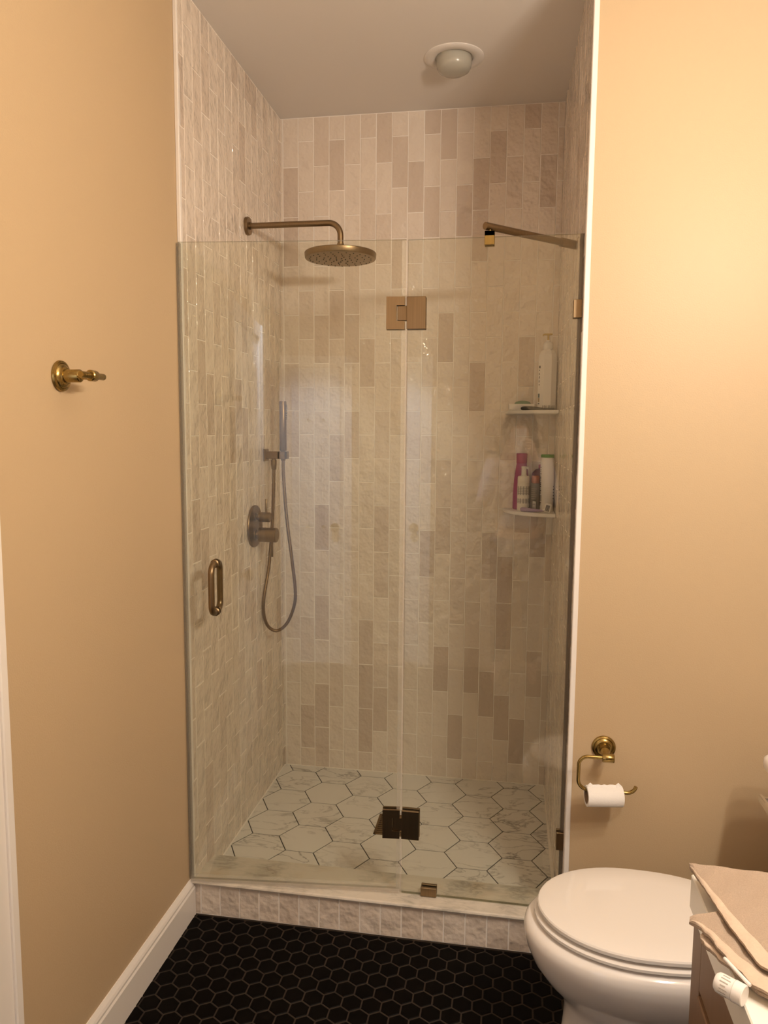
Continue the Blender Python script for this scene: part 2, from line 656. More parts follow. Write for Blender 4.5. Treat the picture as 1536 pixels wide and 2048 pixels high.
# tiled shower walls: every tile is a slightly uneven raised block set in pale grout
def tile_wall(name, label, org, ud, nd, ulen, z0, z1, u0, par, dark=(), seed=1, thick=0.1, zoff=0.0, mats=None, mid=0.16, drk=0.10):
    rg = random.Random(seed)
    org, ud, nd = Vector(org), Vector(ud).normalized(), Vector(nd).normalized()
    zd = Vector((0, 0, 1))
    mb = MB()
    P = lambda u, z, h: org + ud * u + zd * z + nd * h
    # backing with the grout face 3 mm below the tile face
    q = [(0, z0), (ulen, z0), (ulen, z1), (0, z1)]
    vs = [P(a, b, -thick) for a, b in q] + [P(a, b, -0.0010) for a, b in q]
    mb.add(vs, [(0, 3, 2, 1), (4, 5, 6, 7), (0, 1, 5, 4), (1, 2, 6, 5), (2, 3, 7, 6), (3, 0, 4, 7)], 0)
    g = 0.0011
    j = math.floor((0 - u0) / TP) - 1
    while u0 + j * TP < ulen:
        a, b = u0 + j * TP, u0 + (j + 1) * TP
        a, b = max(a, 0.0012), min(b, ulen - 0.0012)
        if b - a > 0.008:
            k = -2
            while True:
                zt = TZ0 + zoff - (k + (0 if (j + par) % 2 else .5)) * TH
                zb = zt - TH
                if zt < z0:
                    break
                t, bt = min(zt, z1 - .001), max(zb, z0 + .001)
                if t - bt > 0.006:
                    r = rg.random()
                    tone = rg.uniform(0, .22)
                    if (j, k) in dark:
                        tone = rg.uniform(.72, 1.0)
                    elif r < drk:
                        tone = rg.uniform(.6, .95)
                    elif r < drk + mid:
                        tone = rg.uniform(.35, .55)
                    e = [.0004 + rg.uniform(-.0009, .0009) for _ in range(4)]
                    ju = [rg.uniform(-.0006, .0006) for _ in range(4)]
                    A, B, Tt, Bb = a + g, b - g, t - g, bt + g
                    i = 0.0016
                    outer = [P(A + ju[0], Bb, -.0015), P(B + ju[1], Bb, -.0015), P(B + ju[2], Tt, -.0015), P(A + ju[3], Tt, -.0015)]
                    inner = [P(A + i + ju[0], Bb + i, e[0]), P(B - i + ju[1], Bb + i, e[1]), P(B - i + ju[2], Tt - i, e[2]), P(A + i + ju[3], Tt - i, e[3])]
                    mb.add(outer + inner, [(4, 5, 6, 7), (0, 1, 5, 4), (1, 2, 6, 5), (2, 3, 7, 6), (3, 0, 4, 7)], 1, False,
                           (tone, rg.random(), rg.random()))
                k += 1
        j += 1
    return mb, name, label


DARK = {(0, 0), (3, 0), (6, -1), (7, 0), (8, 0), (9, -1), (10, -1), (12, 0), (11, 1), (13, 0), (15, -1), (16, 0), (0, 1), (1, 12), (2, 11), (2, 12),
        (5, 11), (5, 12), (6, 11), (10, 10), (12, 10), (13, 11), (11, 12), (14, 11), (16, 10), (15, 12), (2, 3), (3, 3), (4, 3), (5, 4), (0, 5),
        (4, 5), (10, 3), (12, 4), (12, 1), (15, 4), (9, 8), (5, 10), (2, 9), (2, 7), (6, 7), (14, 9), (14, 8), (10, 7), (16, 7), (13, 8)}
TM = [M['tile_grout'], M['tile']]
mb, n_, l_ = tile_wall('wall_shower_back', '', (0, D, 0), (1, 0, 0), (0, -1, 0), W, FZ - .05, H, TX0, 0, DARK, 3, drk=0.03, mid=0.2)
struct(mb, 'wall_shower_back', TM, 'back shower wall of vertical glazed blush and cream tiles')
mb, _, _ = tile_wall('', '', (0.012, 0, 0), (0, 1, 0), (1, 0, 0), D, 0.0, H, 0.037, 1, (), 11, drk=0.13)
struct(mb, 'wall_shower_left', TM, 'tiled shower side wall carrying the shower arm and valve')
rx0, rx1 = 1.190, 1.177
rd = Vector((rx1 - rx0, D, 0))
mb, _, _ = tile_wall('', '', (rx0, 0, 0), rd, (-D, rx1 - rx0, 0), rd.length, 0.0, H, 0.03, 0, (), 23, drk=0.13, thick=0.012)
struct(mb, 'wall_shower_right', TM, 'tiled shower side wall carrying the corner shelves')
# tile edge trims
t = MB().box((0.0, -0.0035, 0.122), (0.0125, 0.012, H), 0, 0.002)
struct(t, 'trim_1', M['white_trim'], 'narrow white tile edge trim at the robe hook wall', 'trim')
t = MB().box((1.1885, -0.0035, 0.0), (1.2035, 0.012, H), 0, 0.002)
struct(t, 'trim_2', M['white_trim'], 'narrow white tile edge trim beside the toilet paper holder', 'trim')

# shower floor: large marble hexagons
sf = MB()
sf.box((0, 0.1, -0.05), (W, D, FZ - 0.0005), 0)
s = 0.1042
hxc, hyc = 0.27677, 0.58565
g = 0.0036
for i in range(-4, 9):
    for j in range(-6, 6):
        cx = hxc + 1.5 * s * i
        cy = hyc + math.sqrt(3) * s * (j + (0.5 if i % 2 else 0))
        rr = s - g / 2 / math.cos(R(30))
        poly = [(cx + rr * math.cos(R(60 * k)), cy + rr * math.sin(R(60 * k))) for k in range(6)]
        poly = clip_poly(poly, 0.014, W - .004, 0.12, D - 0.003)
        if len(poly) >= 3:
            raised(sf, poly, FZ - 0.0005, 0.0012, 0.0005, 1, (rnd.random(), rnd.random(), rnd.random()))
# pale caulk line along the wall foot
sf.box((0.012, 0.12, FZ - .001), (0.018, D, FZ + .0025), 2)
sf.box((0.012, D - .006, FZ - .001), (W, D, FZ + .0025), 2)
sf.box((W - .006, 0.12, FZ - .001), (W + .005, D, FZ + .0025), 2)
struct(sf, 'floor_shower', [M['shower_grout'], M['marble_hex'], M['tile_grout']], 'shower floor of large white marble hexagon tiles', 'floor')

# curb
curb = thing('shower_curb', 'low shower curb with blush tiled face and marble top', 'curb', (0.6, 0.07, 0), kind='structure')
rg = random.Random(5)
cb = MB()
cb.box((0.0, 0.0012, 0.0), (1.19, 0.15, 0.109), 0)
xs = [0.0] + [0.0325 + TP * k for k in range(18)]
xs = [x for x in xs if x < 1.185] + [1.19]
for a, b in zip(xs[:-1], xs[1:]):
    if b - a < 0.012:
        continue
    g_ = 0.0011
    e = [rg.uniform(-.001, .001) for _ in range(4)]
    o4 = [(a + g_, 0.003, 0.002), (b - g_, 0.003, 0.002), (b - g_, 0.003, 0.1085), (a + g_, 0.003, 0.1085)]
    n4 = [(a + .0027, e[0], .0035), (b - .0027, e[1], .0035), (b - .0027, e[2], .107), (a + .0027, e[3], .107)]
    cb.add(o4 + n4, [(4, 5, 6, 7), (0, 1, 5, 4), (1, 2, 6, 5), (2, 3, 7, 6), (3, 0, 4, 7)], 1, False, (rg.uniform(.1, .6), rg.random(), rg.random()))
cb.build('tiled_face', TM, curb)
prof = [(-0.006, 0.1092), (-0.0115, 0.1115), (-0.0130, 0.1155), (-0.0112, 0.1198), (-0.006, 0.1218), (0.168, 0.1085), (0.170, 0.1065), (0.168, 0.0965), (0.15, 0.0975)]
MB().prism(prof, 0.0005, 1.1895, 'yz').build('marble_top', M['marble'], curb)

# baseboards
def base_profile(y_out):
    return [(0, 0), (y_out, 0), (y_out, 0.094), (y_out * .8, 0.1), (y_out * .8, 0.107), (y_out * .62, 0.114), (y_out * .3, 0.122), (y_out * .2, 0.125), (0, 0.125)]
p = base_profile(0.0155)
b = MB()
b.prism([(a, z) for a, z in p], -0.0025, -0.882, 'xz')
struct(b, 'baseboard_left', M['white_trim'], 'white moulded baseboard along the robe hook wall', 'baseboard')
b = MB().prism([(-a, z) for a, z in p], 1.204, XR, 'yz')
struct(b, 'baseboard_front', M['white_trim'], 'white moulded baseboard behind the toilet', 'baseboard')
b = MB().prism([(XR - a, z) for a, z in p], -0.016, -0.9, 'xz')
struct(b, 'baseboard_right', M['white_trim'], 'white moulded baseboard behind the toilet tank', 'baseboard')

# white doors: one in the side wall, a narrow closet door in the rear wall
def panel_door(name, label, w0, w1, ztop, knob_at, frame):
    """built in a local frame (u along the wall, d out of the wall); frame maps (u, d, z) to the room"""
    dr = thing(name, label, 'door', frame(0, 0, 0), kind='structure')

    def put(mb):
        mb.v = [frame(*p) for p in mb.v]
        return mb
    cs = MB()
    cw = .073
    for a, b in ((w0 - cw, w0), (w1, w1 + cw)):
        cs.box((a, 0.0, 0), (b, 0.016, ztop + cw), 0, 0.003)
        lo_ = a if a < w0 else b - .022
        cs.box((lo_, 0.014, 0), (lo_ + .022, 0.023, ztop + cw), 0, 0.0025)
    cs.box((w0, 0.0, ztop), (w1, 0.016, ztop + cw), 0, 0.003)
    put(cs).build('door_casing', M['white_trim'], dr)
    lf_ = MB()
    lf_.box((w0 + .003, -.03, 0.012), (w1 - .003, 0.004, ztop - .003), 0, 0.002)
    st = .10
    um = (w0 + w1) / 2
    for z0, z1 in ((0.14, 0.80), (0.94, 1.52), (1.64, 1.92)):
        for x0, x1 in ((w0 + st, um - .035), (um + .035, w1 - st)):
            lf_.box((x0, 0.003, z0), (x1, 0.011, z1), 0, 0.005)
            lf_.box((x0 + .022, 0.01, z0 + .022), (x1 - .022, 0.018, z1 - .022), 0, 0.006)
    lo2 = put(lf_).build('door_leaf', M['door_paint'], dr)
    kn = MB().lathe((knob_at, 0.004, 0.94), [(0.03, 0), (0.03, .008), (0.011, .012), (0.011, .03), (0.022, .038), (0.027, .052), (0.02, .064), (0, .067)], 'y', 24)
    put(kn).build('door_knob', M['brass'], lo2)


panel_door('door_1', 'white panelled door in the side wall past the robe hook', DY0, DY1, DZ, DY1 - .06, lambda u, d, z: (d, u, z))
panel_door('door_2', 'narrow white panelled closet door in the rear wall', 0.08, 0.408, 1.99, 0.37, lambda u, d, z: (u, YB + d, z))

# ------------------------------------------------------------------ vanity light fixture (above the vanity, off to the side)
vl = thing('vanity_light', 'three bulb brass wall light above the vanity', 'light fixture', (XR, -1.42, 2.23))
MB().box((XR - .025, -1.82, 2.18), (XR, -1.02, 2.28), 0, 0.006).build('back_plate', M['brass'], vl)
for x, y, z in BULBS:
    a = MB()
    a.tube([(XR - .02, y, z), (XR - .03, y, z), (x + .06, y, z)], 0.008)
    a.lathe((x + .05, y, z), [(0.02, 0), (0.024, .02), (0.02, .04), (0.008, .05)], 'x', 20)
    a.build('bulb_arm', M['brass'], vl)

# ------------------------------------------------------------------ glass shower door and fixed panel
GY = 0.055
DA = math.atan2(0.0665, 0.69)
GB, GT = 0.121, 2.143


def pane(mb, x0, x1, y0, y1, z0, z1):
    vs = [(x0, y0, z0), (x1, y0, z0), (x1, y1, z0), (x0, y1, z0), (x0, y0, z1), (x1, y0, z1), (x1, y1, z1), (x0, y1, z1)]
    mb.add(vs, [(0, 1, 5, 4), (2, 3, 7, 6)], 0)
    mb.add(vs, [(0, 3, 2, 1), (4, 5, 6, 7), (1, 2, 6, 5), (3, 0, 4, 7)], 1)


gd = thing('glass_shower_door', 'clear frameless glass shower door with pull handle', 'shower door', (0.688, GY, 0), DA)


def door_part(mb, name, mats, parent):
    mb.local = True
    o = mb.build(name, mats, parent)
    return o


g1 = MB()
pane(g1, -0.684, -0.004, -0.005, 0.005, GB + .011, GT)
door_part(g1, 'glass_pane', [M['glass'], M['glass_edge']], gd)
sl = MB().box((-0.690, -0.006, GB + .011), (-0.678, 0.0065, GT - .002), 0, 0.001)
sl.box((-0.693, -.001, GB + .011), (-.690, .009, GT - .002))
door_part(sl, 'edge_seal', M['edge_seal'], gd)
sl = MB()
for z0, z1 in ((GB + .011, 0.305), (0.398, 1.885), (1.983, GT - .002)):
    sl.box((-0.016, -0.0062, z0), (-0.0005, 0.0062, z1), 0, 0.001)
door_part(sl, 'hinge_seal', M['seal'], gd)
sl = MB().box((-0.684, -0.0065, GB + .002), (-0.004, 0.0065, GB + .022), 0, 0.001)
sl.box((-0.684, -0.010, GB), (-.004, -.0065, GB + .012))
door_part(sl, 'bottom_sweep', M['seal'], gd)
# pull handle, one bar on each face
for sg, nm in ((-1, 'front_handle'), (1, 'back_handle')):
    hx = -0.588
    zc, hh, so, rb = 1.099, 0.076, 0.046, 0.0098
    h = MB()
    pts = [(hx, sg * .005, zc + hh)]
    pts += [(hx, sg * (so - .028 + .028 * math.sin(R(a))), zc + hh - .028 + .028 * math.cos(R(a))) for a in range(0, 91, 10)]
    pts += [(hx, sg * (so - .028 + .028 * math.cos(R(a))), zc - hh + .028 - .028 * math.sin(R(a))) for a in range(0, 91, 10)]
    pts += [(hx, sg * .005, zc - hh)]
    h.tube(pts, rb, 18)
    for zz in (zc + hh, zc - hh):
        h.lathe((hx, sg * .005, zz), [(0.0135, 0), (0.0135, sg * .004), (0.0115, sg * .006), (.009, sg * .007)], 'y', 24)
    door_part(h, nm, M['bronze'], gd)
# hinges: the C-shaped leaf clamps the door, the knuckle leaf clamps the fixed panel
gp = thing('glass_shower_panel', 'clear fixed glass shower panel clamped to the curb', 'shower panel', (0.94, GY, 0))
for zc in (1.933, 0.352):
    hz = 0.047
    cpoly = [(-.060, -hz), (-.006, -hz), (-.006, -.0225), (-.030, -.0225), (-.030, .0225), (-.006, .0225), (-.006, hz), (-.060, hz)]
    hp = MB()
    for sg in (-1, 1):
        ya, yb = sorted((sg * .0055, sg * .0135))
        hp.prism([(x, z + zc) for x, z in cpoly], ya, yb, 'xz')
    door_part(hp, 'hinge_leaf', M['bronze'], gd)
    hq = MB()
    X0 = 0.688
    for sg in (-1, 1):
        ya, yb = sorted((sg * .0055 + GY, sg * .0145 + GY))
        hq.box((X0 + .001, ya, zc - hz), (X0 + .057, yb, zc + hz), 0, 0.001)
    hq.box((X0 - .027, GY - .0105, zc - .021), (X0 + .002, GY + .0105, zc + .021), 0, 0.001)
    hq.build('hinge_leaf', M['bronze'], gp)
g2 = MB()
pane(g2, 0.6905, 1.184, GY - .005, GY + .005, GB - .001, GT)
g2.build('glass_pane', [M['glass'], M['glass_edge']], gp)
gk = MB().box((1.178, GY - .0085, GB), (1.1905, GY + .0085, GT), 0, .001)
gk.build('dark_edge_strip', M['painted_edge'], gp)  # strip stands in for the dark gap line where glass meets wall
for x0, x1, z0, z1 in ((1.165, 1.189, 1.911, 1.962), (1.167, 1.189, 0.318, 0.374), (0.753, 0.803, GB - .001, 0.149)):
    cl = MB()
    for sg in (-1, 1):
        ya, yb = sorted((sg * .005 + GY, sg * .0145 + GY))
        cl.box((x0, ya, z0), (x1, yb, z1), 0, 0.001)
    cl.build('glass_clamp', M['bronze'], gp)
# support bar from the panel to the side wall
sb = thing('glass_support_bar', 'round bronze brace from the glass panel to the wall', 'brace', (0.925, GY, 2.143))
e0, e1 = Vector((0.912, 0.043, 2.172)), Vector((1.174, 0.30, 2.172))
dr_ = (e1 - e0).normalized()
MB().tube([e0, e0 + dr_ * .003, e1 - dr_ * .02], 0.0105, 24).build('brace_rod', M['bronze'], sb)
MB().tube([e1 - dr_ * .055, e1 - dr_ * .052, e1 - dr_ * .01, Vector((1.1885, 0.314, 2.172))], [.0112, .0135, .0135, .0135], 24).build('wall_socket', M['bronze'], sb)
k = MB().box((0.911, GY - .0145, 2.119), (0.9395, GY - .0052, 2.158), 0, .001)
k.box((0.911, GY + .0052, 2.119), (0.9395, GY + .0145, 2.158), 0, .001)
k.box((0.911, GY - .0145, 2.1435), (0.9395, GY + .0145, 2.158), 0, .001)
k.lathe((0.925, GY, 2.157), [(.0045, 0), (.0045, .008)], 'z', 16)
k.build('glass_clamp', M['brass'], sb)

# ------------------------------------------------------------------ rain shower head
TXF = 0.0125   # tile face of the left shower wall
sy = 0.573
sh = thing('rain_shower_head', 'round bronze rain shower head on a bent wall arm', 'shower head', (TXF, sy, 2.338))
MB().lathe((TXF, sy, 2.338), [(0.0, 0), (.0325, 0), (.0325, .0105), (.031, .012), (.013, .012), (.013, .018), (.0108, .019)], 'x', 40).build('wall_flange', M['bronze'], sh)
pts = [(TXF, sy, 2.338), (0.1, sy, 2.338), (0.2, sy, 2.338), (0.3, sy, 2.338)]
pts += [(0.324 + .045 * math.sin(R(a)), sy, 2.293 + .045 * math.cos(R(a))) for a in range(0, 91, 9)]
pts += [(0.369, sy, 2.262)]
MB().tube(pts, 0.0108, 20).build('arm', M['bronze'], sh)
MB().lathe((0.369, sy, 2.232), [(.0135, 0), (.0135, .022), (.0125, .024), (.0125, .032)], 'z', 28).build('collar', M['bronze'], sh)
hd = MB().lathe((0.369, sy, 2.208), [(0.0, 0.0005), (.118, 0.0), (.1275, .0012), (.1295, .004), (.131, .020), (.129, .0225), (.10, .024), (.04, .027), (.0, .027)], 'z', 72)
head = hd.build('head_disc', M['bronze'], sh)
ring = [(0.112, 26), (0.088, 18), (0.062, 14), (0.040, 9), (0.018, 5)]
nz0 = MB().lathe((0, 0, 0), [(.0014, 0), (.0022, .0012), (.0022, .0032)], 'z', 8).build('nozzle', M['nozzle'])
spots = [(rr * math.cos(2 * math.pi * q / nn + rr * 9), rr * math.sin(2 * math.pi * q / nn + rr * 9)) for rr, nn in ring for q in range(nn)]
for i, (dx, dy) in enumerate(spots):
    o = nz0 if i == 0 else nz0.copy()
    if i:
        COL.objects.link(o)
    o.parent = head
    o.location = Vector((0.369 + dx, sy + dy, 2.2055)) - sh.location

# ------------------------------------------------------------------ shower valve
vy = 0.618
vv = thing('shower_valve', 'round bronze shower valve plate with two lever knobs', 'shower valve', (TXF, vy, 1.211))
MB().lathe((TXF, vy, 1.211), [(0, 0), (.083, 0), (.083, .005), (.081, .0075), (.0, .0075)], 'x', 64).build('trim_plate', M['bronze_dark'], vv)
for zc, r, x1, lev, ln in ((1.248, .0195, .079, 1, .052), (1.178, .0285, .106, -1, .058)):
    kb = MB().lathe((TXF, vy, zc), [(.0, .006), (r * .85, .006), (r * .85, .011), (r * .62, .0125), (r * .62, .020), (r * .9, .021), (r, .0225), (r, x1 - TXF - .002), (r - .002, x1 - TXF), (0, x1 - TXF)], 'x', 40)
    ko = kb.build('knob', M['bronze'], vv)
    xl = x1 - (.016 if lev > 0 else .020)
    MB().tube([(xl, vy, zc + lev * (r - .003)), (xl, vy, zc + lev * (r + .01)), (xl, vy, zc + lev * (r + ln - .001)), (xl, vy, zc + lev * (r + ln))], [.0042, .0042, .0042, .0036], 16).build('lever_pin', M['bronze'], ko)

# ------------------------------------------------------------------ hand shower
by = 0.76
br = thing('hand_shower_bracket', 'square bronze wall bracket holding the slim hand shower', 'bracket', (TXF, by, 1.485))
MB().box((TXF - .001, by - .023, 1.461), (0.0215, by + .023, 1.510), 0, .0015).build('wall_plate', M['bronze_dark'], br)
ar = MB()
ar.box((0.02, by - .0125, 1.4705), (0.0715, by + .0125, 1.5005), 0, .0015)
# holder ring at the end (open square block)
ar.box((0.0715, by - .0175, 1.4705), (0.108, by - .0105, 1.5005), 0, .001)
ar.box((0.0715, by + .0105, 1.4705), (0.108, by + .0175, 1.5005), 0, .001)
ar.box((0.1005, by - .0175, 1.4705), (0.108, by + .0175, 1.5005), 0, .001)
ar.box((0.0715, by - .0175, 1.4705), (0.0785, by + .0175, 1.5005), 0, .001)
ar.build('holder_arm', M['bronze_dark'], br)
MB().lathe((0.05, by, 1.4705), [(.0085, 0), (.0085, -.004), (.0118, -.005), (.0118, -.024), (.0095, -.042), (.0075, -.044)], 'z', 24).build('outlet', M['bronze'], br)
hs = thing('hand_shower', 'slim bronze stick hand shower with a metal hose', 'hand shower', (0.0895, by, 1.47))
MB().lathe((0.0895, by, 1.503), [(0, 0), (.0125, 0), (.0146, .003), (.0146, .197), (.0138, .199), (0, .199)], 'z', 32).build('wand', M['bronze_dark'], hs)
nb = MB()
for q in range(9):
    for dy in (-.006, 0, .006):
        xx = 0.0895 + math.sqrt(.0146 ** 2 - dy * dy)
        nb.lathe((xx - .001, by + dy, 1.632 + q * .0068), [(.0017, 0), (.0012, .0035)], 'x', 8)
nb.build('spray_nozzles', M['nozzle'], hs)
MB().lathe((0.0895, by, 1.462), [(.0068, 0), (.0095, .004), (.0095, .036), (.0075, .041)], 'z', 24).build('wand_neck', M['bronze_dark'], hs)
path = cat_rom([(0.05, by, 1.428), (0.047, by, 1.33), (0.042, .755, 1.20), (0.034, .735, 1.04), (0.0235, .70, .915), (0.0225, .695, .845), (0.038, .70, .79), (0.072, .715, .768), (0.112, .725, .80), (0.139, .735, .87), (0.143, .74, .937), (0.128, .745, 1.06), (0.105, .755, 1.22), (0.0925, by, 1.36), (0.0895, by, 1.42), (0.0895, by, 1.464)], 10)
rs = [0.0066 + (0.00045 if i % 2 else -0.0003) for i in range(len(path))]
MB().tube(path, rs, 14).build('hose', M['bronze_dark'], hs)

# ------------------------------------------------------------------ floor drain
dn = thing('shower_drain', 'square bronze drain grate set in the marble shower floor', 'drain', (0.595, 0.555, FZ))
gt = MB()
x0, x1, y0, y1 = 0.520, 0.672, 0.480, 0.632
for a in ((x0, y0, x1, y0 + .008), (x0, y1 - .008, x1, y1), (x0, y0, x0 + .008, y1), (x1 - .008, y0, x1, y1)):
    gt.box((a[0], a[1], FZ), (a[2], a[3], FZ + .004), 0, .0008)
for q in range(9):
    yy = y0 + .014 + q * .0145
    gt.box((x0 + .006, yy, FZ + .0005), (x1 - .006, yy + .008, FZ + .0032), 0, .0006)
gt.build('grate', M['bronze_dark'], dn)
MB().box((x0, y0, FZ - .001), (x1, y1, FZ + .0009)).build('drain_pan', M['nozzle'], dn)

# ------------------------------------------------------------------ recessed ceiling light
cl = thing('recessed_ceiling_light', 'unlit recessed shower light with white ring and frosted lens', 'ceiling light', (0.770, 0.587, H))
MB().lathe((0.770, 0.587, H), [(.066, 0), (.104, 0), (.104, -.002), (.100, -.005), (.070, -.006), (.066, -.003)], 'z', 64, closed=True).build('trim_ring', M['ceiling_paint'], cl)
MB().lathe((0.770, 0.587, H), [(.0615, 0), (.0615, -.024), (.060, -.034), (.054, -.044), (.040, -.052), (.02, -.0555), (0, -.056)], 'z', 48).build('lens', M['lens'], cl)

# ------------------------------------------------------------------ corner shelves
CX, CY = 1.1772, 1.0048
S1, S2 = 1.672, 1.268
for z, lab in ((S1, 'upper white corner shelf holding the tall pump bottle'), (S2, 'lower white corner shelf holding the crowd of bottles')):
    pl = [(CX, CY)] + [(CX + .205 * math.cos(R(a)), CY + .205 * math.sin(R(a))) for a in range(180, 271, 6)]
    n_ = len(pl)
    m_ = MB()
    rings = []
    for off, zz in ((.003, z - .014), (0, z - .011), (0, z - .003), (.003, z)):
        rr = .205 - off
        rings.append([(CX, CY, zz)] + [(CX + rr * math.cos(R(a)), CY + rr * math.sin(R(a)), zz) for a in range(180, 271, 6)])
    m_.loft(rings, 0, False)
    tag(m_.build('corner_shelf', M['white_plastic']), lab, 'shelf', 'corner shelves in the shower')

# ---- upper shelf
pb = thing('pump_bottle', 'tall faceted white pump bottle with ochre pump, alone on the upper corner shelf', 'bottle', (1.136, .945, S1))
bx, byy = 1.136, .945
rings = []
for r, z in ((.036, 0), (.0385, .004), (.0385, .20), (.036, .222), (.029, .236), (.019, .243), (.019, .247)):
    rings.append([(bx + r * math.cos(R(a + 22.5)), byy + r * math.sin(R(a + 22.5)), S1 + z) for a in range(0, 360, 45)])
MB().loft(rings, 0, False).build('body', M['white_plastic'], pb)
MB().lathe((bx, byy, S1 + .2455), [(.0195, 0), (.0195, .019), (.014, .026), (.0075, .03), (.0075, .034)], 'z', 28).build('collar', M['white_plastic'], pb)
pu = MB().lathe((bx, byy, S1 + .278), [(.004, 0), (.004, .022)], 'z', 14)
pu.box((bx - .018, byy - .005, S1 + .2995), (bx + .016, byy + .005, S1 + .3065), 0, .002)
pu.box((bx - .022, byy - .003, S1 + .2965), (bx - .017, byy + .003, S1 + .305), 0, .001)
pu.build('pump', M['gold_plastic'], pb)
mk = MB()
fx = bx + .0385 * math.cos(R(202.5))
for q, (z0, z1, wd) in enumerate(((.168, .178, .007), (.158, .163, .003), (.142, .150, .003), (.128, .137, .003), (.112, .121, .003), (.10, .106, .003))):
    a0 = 218
    rr = .0392
    t0, t1 = R(202.5), R(247.5)
    ca, cb_ = Vector((bx + .0388 * math.cos(t0), byy + .0388 * math.sin(t0), 0)), Vector((bx + .0388 * math.cos(t1), byy + .0388 * math.sin(t1), 0))
    d_ = (cb_ - ca).normalized()
    nn = Vector((d_.y, -d_.x, 0))
    if nn.dot(ca - Vector((bx, byy, 0))) < 0:
        nn = -nn
    s0 = ca + d_ * (.004 + (.001 * (q % 2)))
    s1 = s0 + d_ * wd
    vs = [s0 - nn * .0004, s1 - nn * .0004, s1 + nn * .0004, s0 + nn * .0004]
    vv_ = [(p.x, p.y, S1 + z0) for p in vs] + [(p.x, p.y, S1 + z1) for p in vs]
    mk.add(vv_, [(0, 3, 2, 1), (4, 5, 6, 7), (0, 1, 5, 4), (1, 2, 6, 5), (2, 3, 7, 6), (3, 0, 4, 7)], 0)
for (z0, z1, mi) in ((.052, .068, 1), (.034, .051, 2), (.026, .030, 0)):
    s0, s1 = ca + d_ * .002, ca + d_ * .010
    vs = [s0 - nn * .0004, s1 - nn * .0004, s1 + nn * .0004, s0 + nn * .0004]
    vv_ = [(p.x, p.y, S1 + z0) for p in vs] + [(p.x, p.y, S1 + z1) for p in vs]
    mk.add(vv_, [(0, 3, 2, 1), (4, 5, 6, 7), (0, 1, 5, 4), (1, 2, 6, 5), (2, 3, 7, 6), (3, 0, 4, 7)], mi)
mk.build('printed_label', [M['ink'], M['teal_ink'], M['tan_ink']], pb)

sd = MB()
x0, x1, y0, y1 = .985, 1.092, .925, .992
sd.box((x0, y0, S1), (x1, y1, S1 + .006), 0, .002)
sd.box((x0, y0, S1 + .004), (x1, y0 + .005, S1 + .027), 0, .002)
sd.box((x0, y1 - .005, S1 + .004), (x1, y1, S1 + .027), 0, .002)
sd.box((x0, y0, S1 + .004), (x0 + .005, y1, S1 + .027), 0, .002)
sd.box((x1 - .005, y0, S1 + .004), (x1, y1, S1 + .027), 0, .002)
tag(sd.build('soap_dish', M['white_plastic']), 'white rectangular soap dish on the upper corner shelf', 'soap dish')
so = MB().lathe((1.042, .958, S1 + .0062), [(0, 0), (.030, .0), (.034, .008), (.034, .022), (.028, .030), (.012, .0345), (0, .035)], 'z', 32, sy=.72)
tag(so.build('soap_bar', M['soap']), 'oval green soap bar in the white soap dish', 'soap')
hb = thing('hairbrush', 'dark flat brush lying in front of the soap dish', 'brush', (1.10, .875, S1))
pth = [(1.035, .898, S1 + .008), (1.05, .893, S1 + .0085), (1.075, .885, S1 + .0085), (1.10, .877, S1 + .007), (1.118, .871, S1 + .006)]
MB().tube(cat_rom(pth, 4), [.0035, .0062, .0072, .0078, .008, .0082, .0082, .0082, .008, .0078, .0075, .007, .0062, .0056, .0052, .005, .005], 12).build('handle', M['dark_plastic'], hb)
hh_ = MB()
hh_.box((1.116, .862, S1 + .0015), (1.168, .880, S1 + .0085), 0, .003, Matrix.Rotation(R(-17), 3, 'Z'))
for q in range(9):
    for e_ in range(3):
        hh_.lathe((1.119 + q * .0054, .874 - q * .0016 + e_ * .004 - .004, S1 + .0075), [(.0011, 0), (.0007, .009 + .004 * ((q * 7 + e_ * 3) % 4) / 3)], 'z', 6)
hh_.build('bristle_head', M['dark_plastic'], hb)

# ---- lower shelf
GRP = 'bottles on the lower corner shelf'
mg = thing('shampoo_bottle', 'tall magenta bottle with tapered neck behind the foam pump', 'bottle', (1.045, .972, S2), group=GRP)
MB().lathe((1.045, .972, S2), [(0, 0), (.030, 0), (.033, .004), (.033, .06), (.030, .12), (.025, .160), (.021, .185), (.0205, .19)], 'z', 36, sy=.8).build('body', M['magenta'], mg)
MB().lathe((1.045, .972, S2 + .19), [(.0205, 0), (.0215, .003), (.0225, .038), (.021, .041), (0, .041)], 'z', 36, sy=.85).build('cap', M['magenta'], mg)
rb_ = thing('conditioner_bottle', 'dark raspberry oval bottle mostly hidden behind the green-capped white bottle', 'bottle', (1.128, .975, S2), group=GRP)
MB().lathe((1.128, .975, S2), [(0, 0), (.042, 0), (.0445, .005), (.0445, .12), (.040, .150), (.026, .166), (.014, .170)], 'z', 36, sy=.52).build('body', M['raspberry'], rb_)
MB().lathe((1.128, .975, S2 + .17), [(.014, 0), (.015, .002), (.015, .016), (.0, .017)], 'z', 28).build('cap', M['magenta'], rb_)
fb = thing('foam_pump_bottle', 'short cream foam pump bottle in front of the magenta bottle', 'bottle', (1.0545, .925, S2), group=GRP)
fc = (1.0545, .925)
MB().lathe((*fc, S2), [(0, 0), (.0235, 0), (.0250, .003), (.0250, .112), (.0243, .114)], 'z', 36).build('body', M['cream_plastic'], fb)
MB().lathe((*fc, S2 + .114), [(.0240, 0), (.0247, .002), (.0247, .020), (.0225, .026), (.012, .0275), (.012, .030)], 'z', 36).build('collar', M['cream_plastic'], fb)
